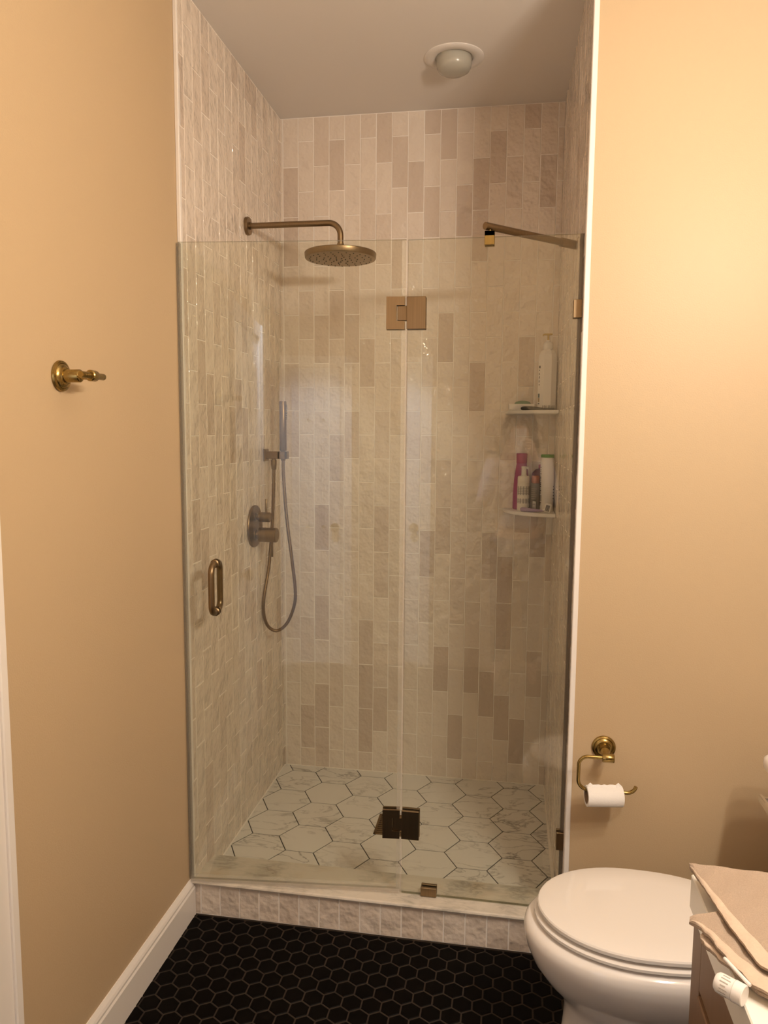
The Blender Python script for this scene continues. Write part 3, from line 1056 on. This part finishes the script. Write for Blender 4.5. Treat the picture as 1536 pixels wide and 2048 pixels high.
pm = MB().lathe((*fc, S2 + .143), [(.0105, 0), (.0100, .028), (.0112, .034), (.010, .0365), (0, .037)], 'z', 24)
pm.box((fc[0], fc[1] - .005, S2 + .1695), (fc[0] + .0185, fc[1] + .003, S2 + .178), 0, .002)
pm.box((fc[0] + .0145, fc[1] - .004, S2 + .165), (fc[0] + .0185, fc[1] + .002, S2 + .173), 0, .001)
pm.build('pump', M['cream_plastic'], fb)
lb = MB()
patch(lb, fc, .0250, -175, -8, S2 + .030, S2 + .050, 0)
patch(lb, fc, .0250, -175, -8, S2 + .064, S2 + .100, 0)
for q in range(4):
    patch(lb, fc, .0256, -150, -40 - 9 * (q % 3), S2 + .070 + q * .007, S2 + .0715 + q * .007, 1)
patch(lb, fc, .0256, -150, -30, S2 + .036, S2 + .0375, 1)
patch(lb, fc, .0256, -150, -45, S2 + .043, S2 + .0445, 1)
patch(lb, fc, .0250, -40, -25, S2 + .010, S2 + .014, 1)
lb.build('printed_label', [M['label_grey'], M['grey_plastic']], fb)
gt_ = thing('grey_tube', 'slim grey bottle with a copper cap and barcode', 'bottle', (1.101, .912, S2), group=GRP)
gc = (1.101, .912)
MB().lathe((*gc, S2), [(0, 0), (.0185, 0), (.0195, .002), (.0195, .108), (.018, .112), (.0155, .113)], 'z', 32).build('body', M['grey_plastic'], gt_)
MB().lathe((*gc, S2 + .1125), [(.0155, 0), (.016, .001), (.016, .029), (.0145, .031), (0, .031)], 'z', 32).build('cap', M['copper'], gt_)
bc = MB()
patch(bc, gc, .0195, -118, -84, S2 + .006, S2 + .040, 0)
for q in range(7):
    z_ = S2 + .008 + q * .0044
    patch(bc, gc, .0202, -116, -90, z_, z_ + (.0012, .0022, .0016)[q % 3], 1)
for q in range(6):
    patch(bc, gc, .0195, -140, -85 + (q % 3) * 8, S2 + .050 + q * .008, S2 + .0515 + q * .008, 2)
bc.build('printed_label', [M['label_white'], M['ink'], M['label_grey']], gt_)
wb = thing('green_capped_bottle', 'tall white bottle with a green cap beside the copper-capped bottle', 'bottle', (1.1465, .915, S2), group=GRP)
wc = (1.1465, .915)
MB().lathe((*wc, S2), [(0, 0), (.027, 0), (.0285, .003), (.0285, .17), (.0275, .205), (.0262, .217)], 'z', 40, sx=.98, sy=.9).build('body', M['white_plastic'], wb)
MB().lathe((*wc, S2 + .217), [(.0262, 0), (.0275, .001), (.0272, .010), (.025, .0125), (0, .0125)], 'z', 40, sx=.98, sy=.9).build('cap', M['green_plastic'], wb)
wl = MB()
for q in range(13):
    z0 = S2 + .072 + q * .0086
    a_ = -160
    patch(wl, wc, .0285, a_, a_ + (9, 13, 7, 11)[q % 4], z0, z0 + (.0045, .006, .003)[q % 3], 0, .98, .9, 3)
patch(wl, wc, .0285, -162, -138, S2 + .042, S2 + .066, 1, .98, .9, 4)
for q in range(3):
    patch(wl, wc, .0285, -164, -150 + 4 * q, S2 + .024 + q * .005, S2 + .027 + q * .005, 0, .98, .9, 3)
for q in range(5):
    patch(wl, wc, .0285, -30, -18 + 3 * (q % 2), S2 + .05 + q * .012, S2 + .056 + q * .012, 0, .98, .9, 3)
wl.build('printed_label', [M['ink'], M['label_grey']], wb)
rz = thing('razor', 'lilac razor with white head lying at the lower shelf edge', 'razor', (1.09, .86, S2))
pth = cat_rom([(1.044, .876, S2 + .009), (1.06, .870, S2 + .009), (1.085, .862, S2 + .008), (1.115, .853, S2 + .0075), (1.135, .847, S2 + .009)], 4)
rr_ = [.0055, .0075, .0085, .0088, .0088, .0086, .0082, .0078, .0074, .007, .0064, .0058, .0052, .0046, .0042, .004, .0038]
MB().tube(pth, rr_, 14).build('handle', M['lilac'], rz)
hd_ = MB().box((1.137, .840, S2 + .001), (1.163, .848, S2 + .037), 0, .0035, Matrix.Rotation(R(-18), 3, 'Z') @ Matrix.Rotation(R(14), 3, 'Y'))
hd_.tube([(1.130, .848, S2 + .010), (1.142, .846, S2 + .014), (1.15, .846, S2 + .018)], .004, 10)
rh = hd_.build('razor_head', M['white_plastic'], rz)
bl = MB()
for q in range(4):
    bl.box((1.1425 + q * .0041, .8376, S2 + .007), (1.1448 + q * .0041, .8405, S2 + .031), 0, 0, Matrix.Rotation(R(-18), 3, 'Z') @ Matrix.Rotation(R(14), 3, 'Y'), (1.15, .844, S2 + .019))
bl.build('blades', M['blade'], rh)

# ------------------------------------------------------------------ toilet paper holder
tp = thing('toilet_paper_holder', 'open-ended antique brass toilet paper holder on the beige wall', 'paper holder', (1.29, 0, .675))
MB().lathe((1.29, 0, .675), [(0, 0), (.0335, 0), (.0345, -.003), (.0330, -.007), (.029, -.009), (.0275, -.008), (.0255, -.011), (.020, -.013), (.019, -.017), (0, -.017)], 'y', 48).build('wall_rose', M['brass'], tp)
MB().lathe((1.29, -.015, .675), [(.0165, 0), (.0145, -.012), (.0125, -.022), (.0135, -.024), (.0115, -.030), (.0085, -.036), (.0085, -.058)], 'y', 32).build('post', M['brass'], tp)
MB().lathe((1.278, -.076, .674), [(0, 0), (.0115, 0), (.0125, .0015), (.0125, .031), (.0115, .0325), (0, .0325)], 'x', 32).build('hub', M['brass'], tp)
ry = -.076
pts = [(1.282, ry, .674), (1.26, ry, .674)]
pts += [(1.240 - .026 * math.sin(R(a)), ry, .648 + .026 * math.cos(R(a))) for a in range(0, 91, 10)]
pts += [(1.214, ry, .61)]
pts += [(1.242 - .028 * math.cos(R(a)), ry, .604 - .028 * math.sin(R(a))) for a in range(0, 91, 10)]
pts += [(1.30, ry, .576), (1.345, ry, .576)]
pts += [(1.349 + .024 * math.sin(R(a)), ry, .600 - .024 * math.cos(R(a))) for a in range(0, 81, 10)]
MB().tube(pts, .0052, 16).build('rod', M['brass'], tp)
rl = thing('toilet_paper_roll', 'nearly used up white toilet paper roll hanging on the brass rod', 'toilet paper', (1.287, ry, .560))
zr = .576 - .0052 - .0165 + .0215 - .0215 * 1.0
zr = .5608
MB().lathe((1.2365, ry, zr), [(.0215, 0), (.0290, .0), (.0295, .001), (.0295, .0995), (.0290, .1005), (.0215, .1005)], 'x', 48, closed=True).build('paper', M['paper'], rl)
MB().lathe((1.2362, ry, zr), [(.0206, 0), (.0214, 0), (.0214, .1011), (.0206, .1011)], 'x', 48, closed=True).build('cardboard_core', M['cardboard'], rl)
fp = MB()
vs, fs = [], []
for i in range(13):
    xx = 1.238 + i * .008
    hgt = .0035 + .003 * abs(math.sin(i * 1.3)) + (.005 if i in (1, 11) else 0)
    vs += [(xx, ry - .006, zr + .0289), (xx, ry - .001, zr + .0285 + hgt), (xx, ry - .0003, zr + .0285 + hgt), (xx, ry - .0045, zr + .0285)]
for i in range(12):
    for q in range(4):
        fs.append((i * 4 + q, i * 4 + (q + 1) % 4, (i + 1) * 4 + (q + 1) % 4, (i + 1) * 4 + q))
fp.add(vs, fs)
fp.build('loose_sheet', M['paper'], rl)
rl.rotation_euler = (0, 0, R(9))

# ------------------------------------------------------------------ robe hook
hy, hz_ = -.63, 1.707
rk = thing('robe_hook', 'antique brass T-shaped robe hook on the beige side wall', 'hook', (0, hy, hz_))
MB().lathe((0, hy, hz_), [(0, 0), (.0335, 0), (.0350, .003), (.0335, .007), (.029, .009), (.0275, .008), (.025, .0115), (.0195, .0135), (.0185, .017), (0, .017)], 'x', 48).build('wall_rose', M['brass'], rk)
MB().lathe((.015, hy, hz_), [(.0155, 0), (.0145, .003), (.0145, .034), (.0125, .0365), (.0085, .038), (.0085, .058)], 'x', 32).build('post', M['brass'], rk)
MB().lathe((.080, hy - .013, hz_), [(0, 0), (.0105, 0), (.0125, .002), (.0125, .020), (.0100, .026), (0, .026)], 'y', 32).build('hub', M['brass'], rk)
MB().tube([(.080, hy - .050, hz_), (.080, hy - .048, hz_), (.080, hy + .043, hz_), (.080, hy + .045, hz_)], [.0068, .0075, .0075, .0065], 24).build('cross_bar', M['brass'], rk)

# ------------------------------------------------------------------ toilet
TC = -.398


def egg(tip, cx, back, wdt, z, n=56, e=2.5, cy=TC):
    out = []
    for k in range(n):
        t = 2 * math.pi * k / n
        c_, s_ = math.cos(t), math.sin(t)
        if c_ >= 0:
            x = cx - (cx - tip) * c_
            y = wdt * s_
        else:
            x = cx + (back - cx) * abs(c_) ** (2 / e)
            y = wdt * math.copysign(abs(s_) ** (2 / e), s_)
        out.append((x, cy + y, z))
    return out


to = thing('toilet', 'white porcelain toilet with closed lid beside the shower', 'toilet', (1.45, TC, 0))
rings = [egg(1.152, 1.34, 1.70, .118, 0.0), egg(1.150, 1.34, 1.70, .120, .012), egg(1.158, 1.34, 1.70, .113, .05), egg(1.166, 1.34, 1.69, .108, .13), egg(1.168, 1.34, 1.68, .112, .18),
         egg(1.150, 1.34, 1.66, .125, .216), egg(1.112, 1.335, 1.66, .150, .254), egg(1.084, 1.33, 1.66, .173, .296), egg(1.068, 1.325, 1.66, .187, .336), egg(1.0625, 1.32, 1.66, .193, .363),
         egg(1.065, 1.32, 1.66, .1915, .381), egg(1.074, 1.32, 1.655, .186, .391), egg(1.092, 1.32, 1.65, .172, .3955), egg(1.2, 1.34, 1.6, .08, .396)]
MB().loft(rings, 0, True).build('bowl', M['porcelain'], to, 60)
rings = [egg(1.116, 1.33, 1.575, .154, .3945), egg(1.116, 1.33, 1.575, .154, .4020), egg(1.095, 1.33, 1.59, .176, .4022), egg(1.0885, 1.33, 1.592, .182, .4045), egg(1.0885, 1.33, 1.592, .182, .411), egg(1.093, 1.33, 1.588, .178, .4136), egg(1.118, 1.33, 1.575, .152, .4139)]
MB().loft(rings, 0, True).build('seat', M['seat_plastic'], to, 35)
rings = [egg(1.118, 1.33, 1.578, .150, .4140), egg(1.118, 1.33, 1.578, .150, .4210), egg(1.100, 1.33, 1.592, .172, .4212), egg(1.0945, 1.33, 1.594, .178, .424), egg(1.0945, 1.33, 1.594, .178, .4315), egg(1.097, 1.33, 1.592, .1755, .4350), egg(1.104, 1.33, 1.586, .169, .4372),
         egg(1.16, 1.33, 1.54, .12, .4386), egg(1.25, 1.34, 1.45, .05, .439)]
MB().loft(rings, 0, True).build('lid', M['seat_plastic'], to, 35)
for dy in (-.075, .075):
    MB().box((1.575, TC + dy - .022, .383), (1.615, TC + dy + .022, .415), 0, .008).build('seat_hinge', M['seat_plastic'], to)
dk = MB().box((1.56, TC - .165, .26), (1.875, TC + .165, .378), 0, .02)
dk.box((1.60, TC - .11, 0.0), (1.80, TC + .11, .28), 0, .03)
dk.build('tank_deck', M['porcelain'], to)
tk = MB()
trs = []
for z, f in ((.376, .90), (.382, .93), (.55, .97), (.735, 1.0)):
    x0, hw = 1.872 - .180 * f, .212 * f
    rr = .03
    ring_ = []
    for (cx_, cy_, a0) in ((1.872 - .012, TC + hw - .012, 0), (x0 + rr, TC + hw - rr, 90), (x0 + rr, TC - hw + rr, 180), (1.872 - .012, TC - hw + .012, 270)):
        r_ = .012 if a0 in (0, 270) else rr
        for a in range(0, 91, 15):
            ring_.append((cx_ + r_ * math.cos(R(a0 + a)), cy_ + r_ * math.sin(R(a0 + a)), z))
    trs.append(ring_)
MB().loft(trs, 0, True).build('tank', M['porcelain'], to, 50)
lr = []
for off, z in ((.004, .735), (-.006, .739), (-.008, .752), (-.006, .764), (0, .770), (.012, .773)):
    x0, hw = 1.872 - .205 + off, .212 - off
    rr = .034
    ring_ = []
    for (cx_, cy_, a0) in ((1.874 - .012, TC + hw - .012, 0), (x0 + rr, TC + hw - rr, 90), (x0 + rr, TC - hw + rr, 180), (1.874 - .012, TC - hw + .012, 270)):
        r_ = .012 if a0 in (0, 270) else rr
        for a in range(0, 91, 15):
            ring_.append((cx_ + r_ * math.cos(R(a0 + a)), cy_ + r_ * math.sin(R(a0 + a)), z))
    lr.append(ring_)
MB().loft(lr, 0, True).build('tank_lid', M['porcelain'], to, 50)
lv = MB().lathe((1.700, TC + .165, .660), [(.013, 0), (.013, -.010), (.009, -.012), (.009, -.040)], 'x', 20)
lv.box((1.650, TC + .085, .650), (1.662, TC + .182, .670), 0, .003)
lv.build('flush_lever', M['chrome'], to)

# ------------------------------------------------------------------ vanity
VZ, VX, VY1, VY0 = .860, 1.3165, -.945, -2.05
va = thing('vanity_cabinet', 'stained wood vanity cabinet under the white countertop', 'cabinet', (1.6, -1.5, 0))
bd = MB()
bd.box((1.336, VY0 + .02, 0.10), (XR - .003, VY1 - .012, .8015), 0, .001)
bd.box((1.40, VY0 + .03, 0.0), (XR - .01, VY1 - .03, .10), 0)
bd.build('carcass', M['oak'], va)
yk = VY1 - .012
ff = MB()
fr0, fr1 = 1.322, 1.3365
ff.box((fr0, yk - .052, .10), (fr1, yk, .8015), 0, .001)
ff.box((fr0, VY0 + .02, .10), (fr1, VY0 + .07, .8015), 0, .001)
ff.box((fr0, VY0 + .07, .70), (fr1, yk - .052, .8015), 0, .001)
ff.box((fr0, VY0 + .07, .10), (fr1, yk - .052, .14), 0, .001)
ff.build('face_frame', M['oak'], va)
yd = yk - .056
for q in range(2):
    a = yd - .470 * q
    b_ = a - .464
    dp = MB()
    dp.box((1.318, b_, .146), (1.3345, a, .695), 0, .002)
    dp.box((1.312, b_ + .06, .206), (1.3185, a - .06, .635), 0, .003)
    do = dp.build('cabinet_door', M['oak'], va)
    kb = MB().lathe((1.319, (b_ + .03 if q == 0 else a - .03), .62), [(.006, 0), (.006, -.012), (.014, -.018), (.014, -.026), (0, -.028)], 'x', 20)
    kb.build('knob', M['brass'], do)
ct = MB()
ct.box((VX, VY0, .8015), (XR - .002, VY1, VZ), 0, .002)
tag(ct.build('countertop', M['quartz']), 'white vanity countertop under the folded beige towel', 'countertop')


# folded towel lying on the counter, three layers showing along the edge
def cloth_layer(tw, name, far, near, thick, hem, seed, nu=44, nv=36):
    """far / near: two polylines (left to right) giving the layer's outline; the cloth spans between them"""
    rg_ = random.Random(seed)
    ph = [rg_.uniform(0, 6) for _ in range(6)]

    def samp(pl, t):
        tot = [0]
        for a_, b2 in zip(pl[:-1], pl[1:]):
            tot.append(tot[-1] + (Vector(b2) - Vector(a_)).length)
        d_ = t * tot[-1]
        for i_ in range(len(pl) - 1):
            if d_ <= tot[i_ + 1] + 1e-9:
                k_ = (d_ - tot[i_]) / max(1e-9, tot[i_ + 1] - tot[i_])
                return Vector(pl[i_]).lerp(Vector(pl[i_ + 1]), k_)
        return Vector(pl[-1])
    top, bot = [], []
    for i in range(nu + 1):
        u = i / nu
        A, B = samp(near, u), samp(far, u)
        for j in range(nv + 1):
            v_ = j / nv
            p_ = A.lerp(B, v_)
            dz = .0007 * math.sin(u * 42 + ph[0] + 2 * v_) + .0012 * math.sin(v_ * 7 + u * 5 + ph[1])
            if v_ < .04:
                p_.x += .0006 * math.sin(u * 40 + ph[2]) + .0004 * math.sin(u * 95 + ph[4])
                p_.y += .0006 * math.sin(u * 37 + ph[3])
            edge = min(1.0, v_ / .03, (1 - v_) / .03, u / .02, (1 - u) / .02)
            th = thick * (0.45 + .55 * math.sqrt(max(0, edge)))
            top.append((p_.x, p_.y, p_.z + dz + th / 2))
            bot.append((p_.x, p_.y, p_.z + dz - th / 2))
    n2 = (nu + 1) * (nv + 1)
    vs = top + bot
    mbb = MB()
    f0, f1 = [], []
    hemj = max(1, int(hem * nv))
    for i in range(nu):
        for j in range(nv):
            a_ = i * (nv + 1) + j
            b2, c2, d2 = a_ + 1, a_ + nv + 2, a_ + nv + 1
            (f1 if j < hemj else f0).append((a_, d2, c2, b2))
            f0.append((n2 + a_, n2 + b2, n2 + c2, n2 + d2))
    per = [i * (nv + 1) for i in range(nu + 1)] + [nu * (nv + 1) + j for j in range(1, nv + 1)] + [i * (nv + 1) + nv for i in range(nu - 1, -1, -1)] + [j for j in range(nv - 1, 0, -1)]
    for a_, b2 in zip(per, per[1:] + per[:1]):
        f0.append((a_, b2, n2 + b2, n2 + a_))
    mbb.add(vs, f0 + f1, 0, True)
    for i in range(len(f0), len(f0) + len(f1)):
        mbb.mi[i] = 1
    mbb.build(name, [M['towel'], M['towel_band']], tw, 70)


tw = thing('folded_towel', 'beige terry hand towel folded in layers on the counter corner', 'towel', (1.42, -1.15, VZ))
cloth_layer(tw, 'top_fold', [(1.308, -.962, .887), (1.323, -.967, .888), (1.40, -.972, .888), (1.55, -.980, .888), (1.70, -.99, .888)],
            [(1.308, -.968, .885), (1.317, -1.037, .887), (1.327, -1.117, .888), (1.345, -1.20, .888), (1.42, -1.265, .888)], .008, .10, 1)
cloth_layer(tw, 'middle_fold', [(1.281, -1.093, .876), (1.298, -1.086, .878), (1.33, -1.076, .8785), (1.45, -1.10, .878), (1.60, -1.12, .878)],
            [(1.279, -1.100, .874), (1.292, -1.116, .877), (1.300, -1.143, .878), (1.310, -1.182, .878), (1.329, -1.225, .878), (1.40, -1.29, .878)], .008, .16, 2)
cloth_layer(tw, 'bottom_fold', [(1.290, -1.118, .8672), (1.31, -1.10, .8685), (1.40, -1.08, .8685), (1.60, -1.10, .8685)],
            [(1.289, -1.126, .866), (1.293, -1.142, .868), (1.306, -1.170, .8685), (1.330, -1.213, .8685), (1.36, -1.25, .8685), (1.41, -1.285, .8685)], .0085, .12, 3)
# underlying folds that carry the layers
# small white ointment tube and white stick beside the towel
ot = thing('ointment_tube', 'small white printed tube lying on the counter edge', 'tube', (1.30, -1.225, VZ))
ax_ = Vector((0.030, -.024, 0)).normalized()
p0 = Vector((1.287, -1.218, VZ + .0135))
MB().lathe(p0, [(0, -.0), (.010, .0), (.0125, .003), (.013, .008), (.013, .022), (.0135, .0235)], ax_, 28).build('body', M['white_plastic'], ot)
MB().lathe(p0 + ax_ * .0235, [(.0125, 0), (.0135, .001), (.0135, .0125), (.0125, .0135), (0, .0135)], ax_, 28).build('cap', M['white_plastic'], ot)
pk = MB()
rg = random.Random(9)
u_ = ax_.orthogonal().normalized()
w_ = ax_.cross(u_)
for q in range(11):
    a = R(-60 + q * 18)
    n3 = None
    d3 = None
    ang = R(q * 20)
    nv_ = Vector((0, 0, 1)) * math.cos(ang) + (ax_.cross(Vector((0, 0, 1)))) * math.sin(ang)
    side = ax_.cross(nv_)
    cpt = p0 + nv_ * .0131
    l0, l1 = .008 + rg.random() * .002, .016 + rg.random() * .005
    q4 = [cpt + ax_ * l0 - side * .0006, cpt + ax_ * l1 - side * .0006, cpt + ax_ * l1 + side * .0006, cpt + ax_ * l0 + side * .0006]
    vs = q4 + [p_ + nv_ * .0003 for p_ in q4]
    pk.add(vs, [(0, 3, 2, 1), (4, 5, 6, 7), (0, 1, 5, 4), (1, 2, 6, 5), (2, 3, 7, 6), (3, 0, 4, 7)])
pk.build('printed_text', M['label_grey'], ot)
st = MB().tube([(1.303, -1.192, VZ + .0285), (1.3035, -1.193, VZ + .0285), (1.3235, -1.2335, VZ + .0245), (1.324, -1.2345, VZ + .0245)], [.0020, .0025, .0025, .0020], 16)
tag(st.build('white_stick', M['white_plastic']), 'thin white plastic stick between the tube and the towel', 'stick')


# ------------------------------------------------------------------ the photographer, seen only as a faint reflection in the glass
M['skin'] = plain('skin', (0.52, 0.33, 0.24), 0.5)
M['hair'] = plain('dark_hair', (0.022, 0.015, 0.011), 0.5, bscale=200, bstr=0.4)
M['knit'] = plain('pale_knit', (0.62, 0.53, 0.52), 0.9, bscale=300, bstr=0.4)
M['denim'] = plain('dark_denim', (0.05, 0.06, 0.09), 0.85, bscale=300, bstr=0.3)
M['phone_case'] = plain('pale_phone_case', (0.60, 0.55, 0.56), 0.35)


def skinned(name, pts, edges, root, mat, parent, sub=2):
    """pts: name -> (x, y, z, radius_x, radius_y)"""
    ks = list(pts)
    me = bpy.data.meshes.new(name)
    me.from_pydata([pts[k][:3] for k in ks], [(ks.index(a), ks.index(b)) for a, b in edges], [])
    o = bpy.data.objects.new(name, me)
    COL.objects.link(o)
    o.modifiers.new('skin', 'SKIN').use_smooth_shade = True
    sk = me.skin_vertices[0].data if me.skin_vertices else None
    if sk is None:
        return None
    for i, k in enumerate(ks):
        r = pts[k][3:]
        sk[i].radius = (r[0], r[1] if len(r) > 1 else r[0])
        sk[i].use_root = (k == root)
    sb_ = o.modifiers.new('sub', 'SUBSURF')
    sb_.levels = sb_.render_levels = sub
    dg = bpy.context.evaluated_depsgraph_get()
    dg.update()
    m2 = bpy.data.meshes.new_from_object(o.evaluated_get(dg))
    bpy.data.objects.remove(o)
    m2.materials.clear()
    m2.materials.append(mat)
    for p_ in m2.polygons:
        p_.use_smooth = True
    o = bpy.data.objects.new(name, m2)
    COL.objects.link(o)
    o.parent = parent
    m2.transform(Matrix.Translation(-parent.location))
    return o


def ensure_skin(pts):
    return pts


PX, PY = 1.05, -2.50
pn = thing('person', 'person with long dark hair and pale top holding up a phone', 'person', (PX, PY, 0))
B = {'pelvis': (PX, PY, .93, .14, .095), 'waist': (PX, PY, 1.08, .115, .085), 'chest': (PX, PY, 1.26, .135, .10), 'upper': (PX, PY, 1.37, .11, .085), 'neck': (PX, PY + .005, 1.455, .048, .05),
     'skull': (PX, PY + .02, 1.555, .066, .078), 'crown': (PX, PY + .012, 1.63, .060, .072)}
E_ = [('pelvis', 'waist'), ('waist', 'chest'), ('chest', 'upper'), ('upper', 'neck'), ('neck', 'skull'), ('skull', 'crown')]
for sd_, nm in ((-1, 'l'), (1, 'r')):
    wx = PX + sd_ * .058
    B.update({nm + 'sh': (PX + sd_ * .165, PY, 1.375, .052, .052), nm + 'el': (PX + sd_ * .215, PY + .10, 1.13, .038, .038), nm + 'wr': (wx + sd_ * .03, PY + .235, 1.43, .024, .024), nm + 'pa': (wx + sd_ * .012, PY + .262, 1.495, .030, .017),
              nm + 'hip': (PX + sd_ * .085, PY, .86, .088, .088), nm + 'kn': (PX + sd_ * .10, PY + .02, .48, .055, .055), nm + 'an': (PX + sd_ * .105, PY - .01, .09, .036, .036), nm + 'to': (PX + sd_ * .12, PY + .15, .03, .036, .026)})
    E_ += [('upper', nm + 'sh'), (nm + 'sh', nm + 'el'), (nm + 'el', nm + 'wr'), (nm + 'wr', nm + 'pa'), ('pelvis', nm + 'hip'), (nm + 'hip', nm + 'kn'), (nm + 'kn', nm + 'an'), (nm + 'an', nm + 'to')]
    for q, (dz, ln) in enumerate(((.030, .052), (.012, .060), (-.006, .056), (-.022, .046))):
        a_, b_, c_ = nm + 'f%da' % q, nm + 'f%db' % q, nm + 'f%dc' % q
        x0_ = wx + sd_ * .008
        B[a_] = (x0_, PY + .276, 1.503 + dz, .0085, .0085)
        B[b_] = (x0_ - sd_ * .012, PY + .299, 1.507 + dz, .008, .008)
        B[c_] = (x0_ - sd_ * (.012 + ln * .5), PY + .302, 1.509 + dz, .0065, .0065)
        E_ += [(nm + 'pa', a_), (a_, b_), (b_, c_)]
    B[nm + 'ta'] = (wx - sd_ * .004, PY + .262, 1.515, .010, .010)
    B[nm + 'tb'] = (wx - sd_ * .026, PY + .268, 1.535, .0085, .0085)
    E_ += [(nm + 'pa', nm + 'ta'), (nm + 'ta', nm + 'tb')]
body = skinned('body', B, E_, 'pelvis', M['skin'], pn)
if body is not None:
    top = {k: v[:3] + tuple(r_ + .014 for r_ in v[3:]) for k, v in B.items() if k in ('pelvis', 'waist', 'chest', 'upper', 'lsh', 'lel', 'lwr', 'rsh', 'rel', 'rwr')}
    skinned('knit_top', top, [e_ for e_ in E_ if e_[0] in top and e_[1] in top], 'chest', M['knit'], pn)
    leg_ = {k: v[:3] + tuple(r_ + .010 for r_ in v[3:]) for k, v in B.items() if k in ('pelvis', 'lhip', 'lkn', 'lan', 'rhip', 'rkn', 'ran')}
    skinned('trousers', leg_, [e_ for e_ in E_ if e_[0] in leg_ and e_[1] in leg_], 'pelvis', M['denim'], pn)
    hr = MB()
    for (cz, rz_, ry_, rx_, dy_) in ((1.60, .125, .105, .098, -.012),):
        rings_ = []
        for i in range(11):
            t_ = i / 10
            zz = 1.748 - t_ * .40
            wd_ = (.02 + .088 * math.sqrt(min(1, t_ * 4))) * (1 + .35 * max(0, t_ - .3))
            dp_ = (.02 + .098 * math.sqrt(min(1, t_ * 4))) * (1 - .35 * max(0, t_ - .4))
            ring_ = []
            for k_ in range(28):
                a_ = 2 * math.pi * k_ / 28
                x_, y_ = math.cos(a_), math.sin(a_)
                if t_ > .28 and y_ > .1:
                    y_ = .1 + (y_ - .1) * .15 - .25 * (1 - abs(x_)) * min(1, (t_ - .28) * 6)
                ring_.append((PX + wd_ * x_, PY - .005 + dp_ * y_, zz))
            rings_.append(ring_)
        hr.loft(rings_, 0, True)
    hr.build('hair', M['hair'], pn)
    fc_ = MB().loft([[(PX + .010 * c0 * math.cos(2 * math.pi * k_ / 10), PY + .098 + .012 * c1 + .006 * math.sin(2 * math.pi * k_ / 10), zz) for k_ in range(10)] for c0, c1, zz in ((.5, 0, 1.60), (.8, .6, 1.58), (1.3, 1.0, 1.562), (.9, .3, 1.553))], 0, True)
    fc_.build('nose', M['skin'], pn)
    ph_ = MB().box((PX - .036, PY + .281, 1.455), (PX + .036, PY + .2885, 1.602), 0, .0035)
    tag(ph_.build('phone', M['phone_case']), 'pale phone held up in both hands by the person', 'phone')
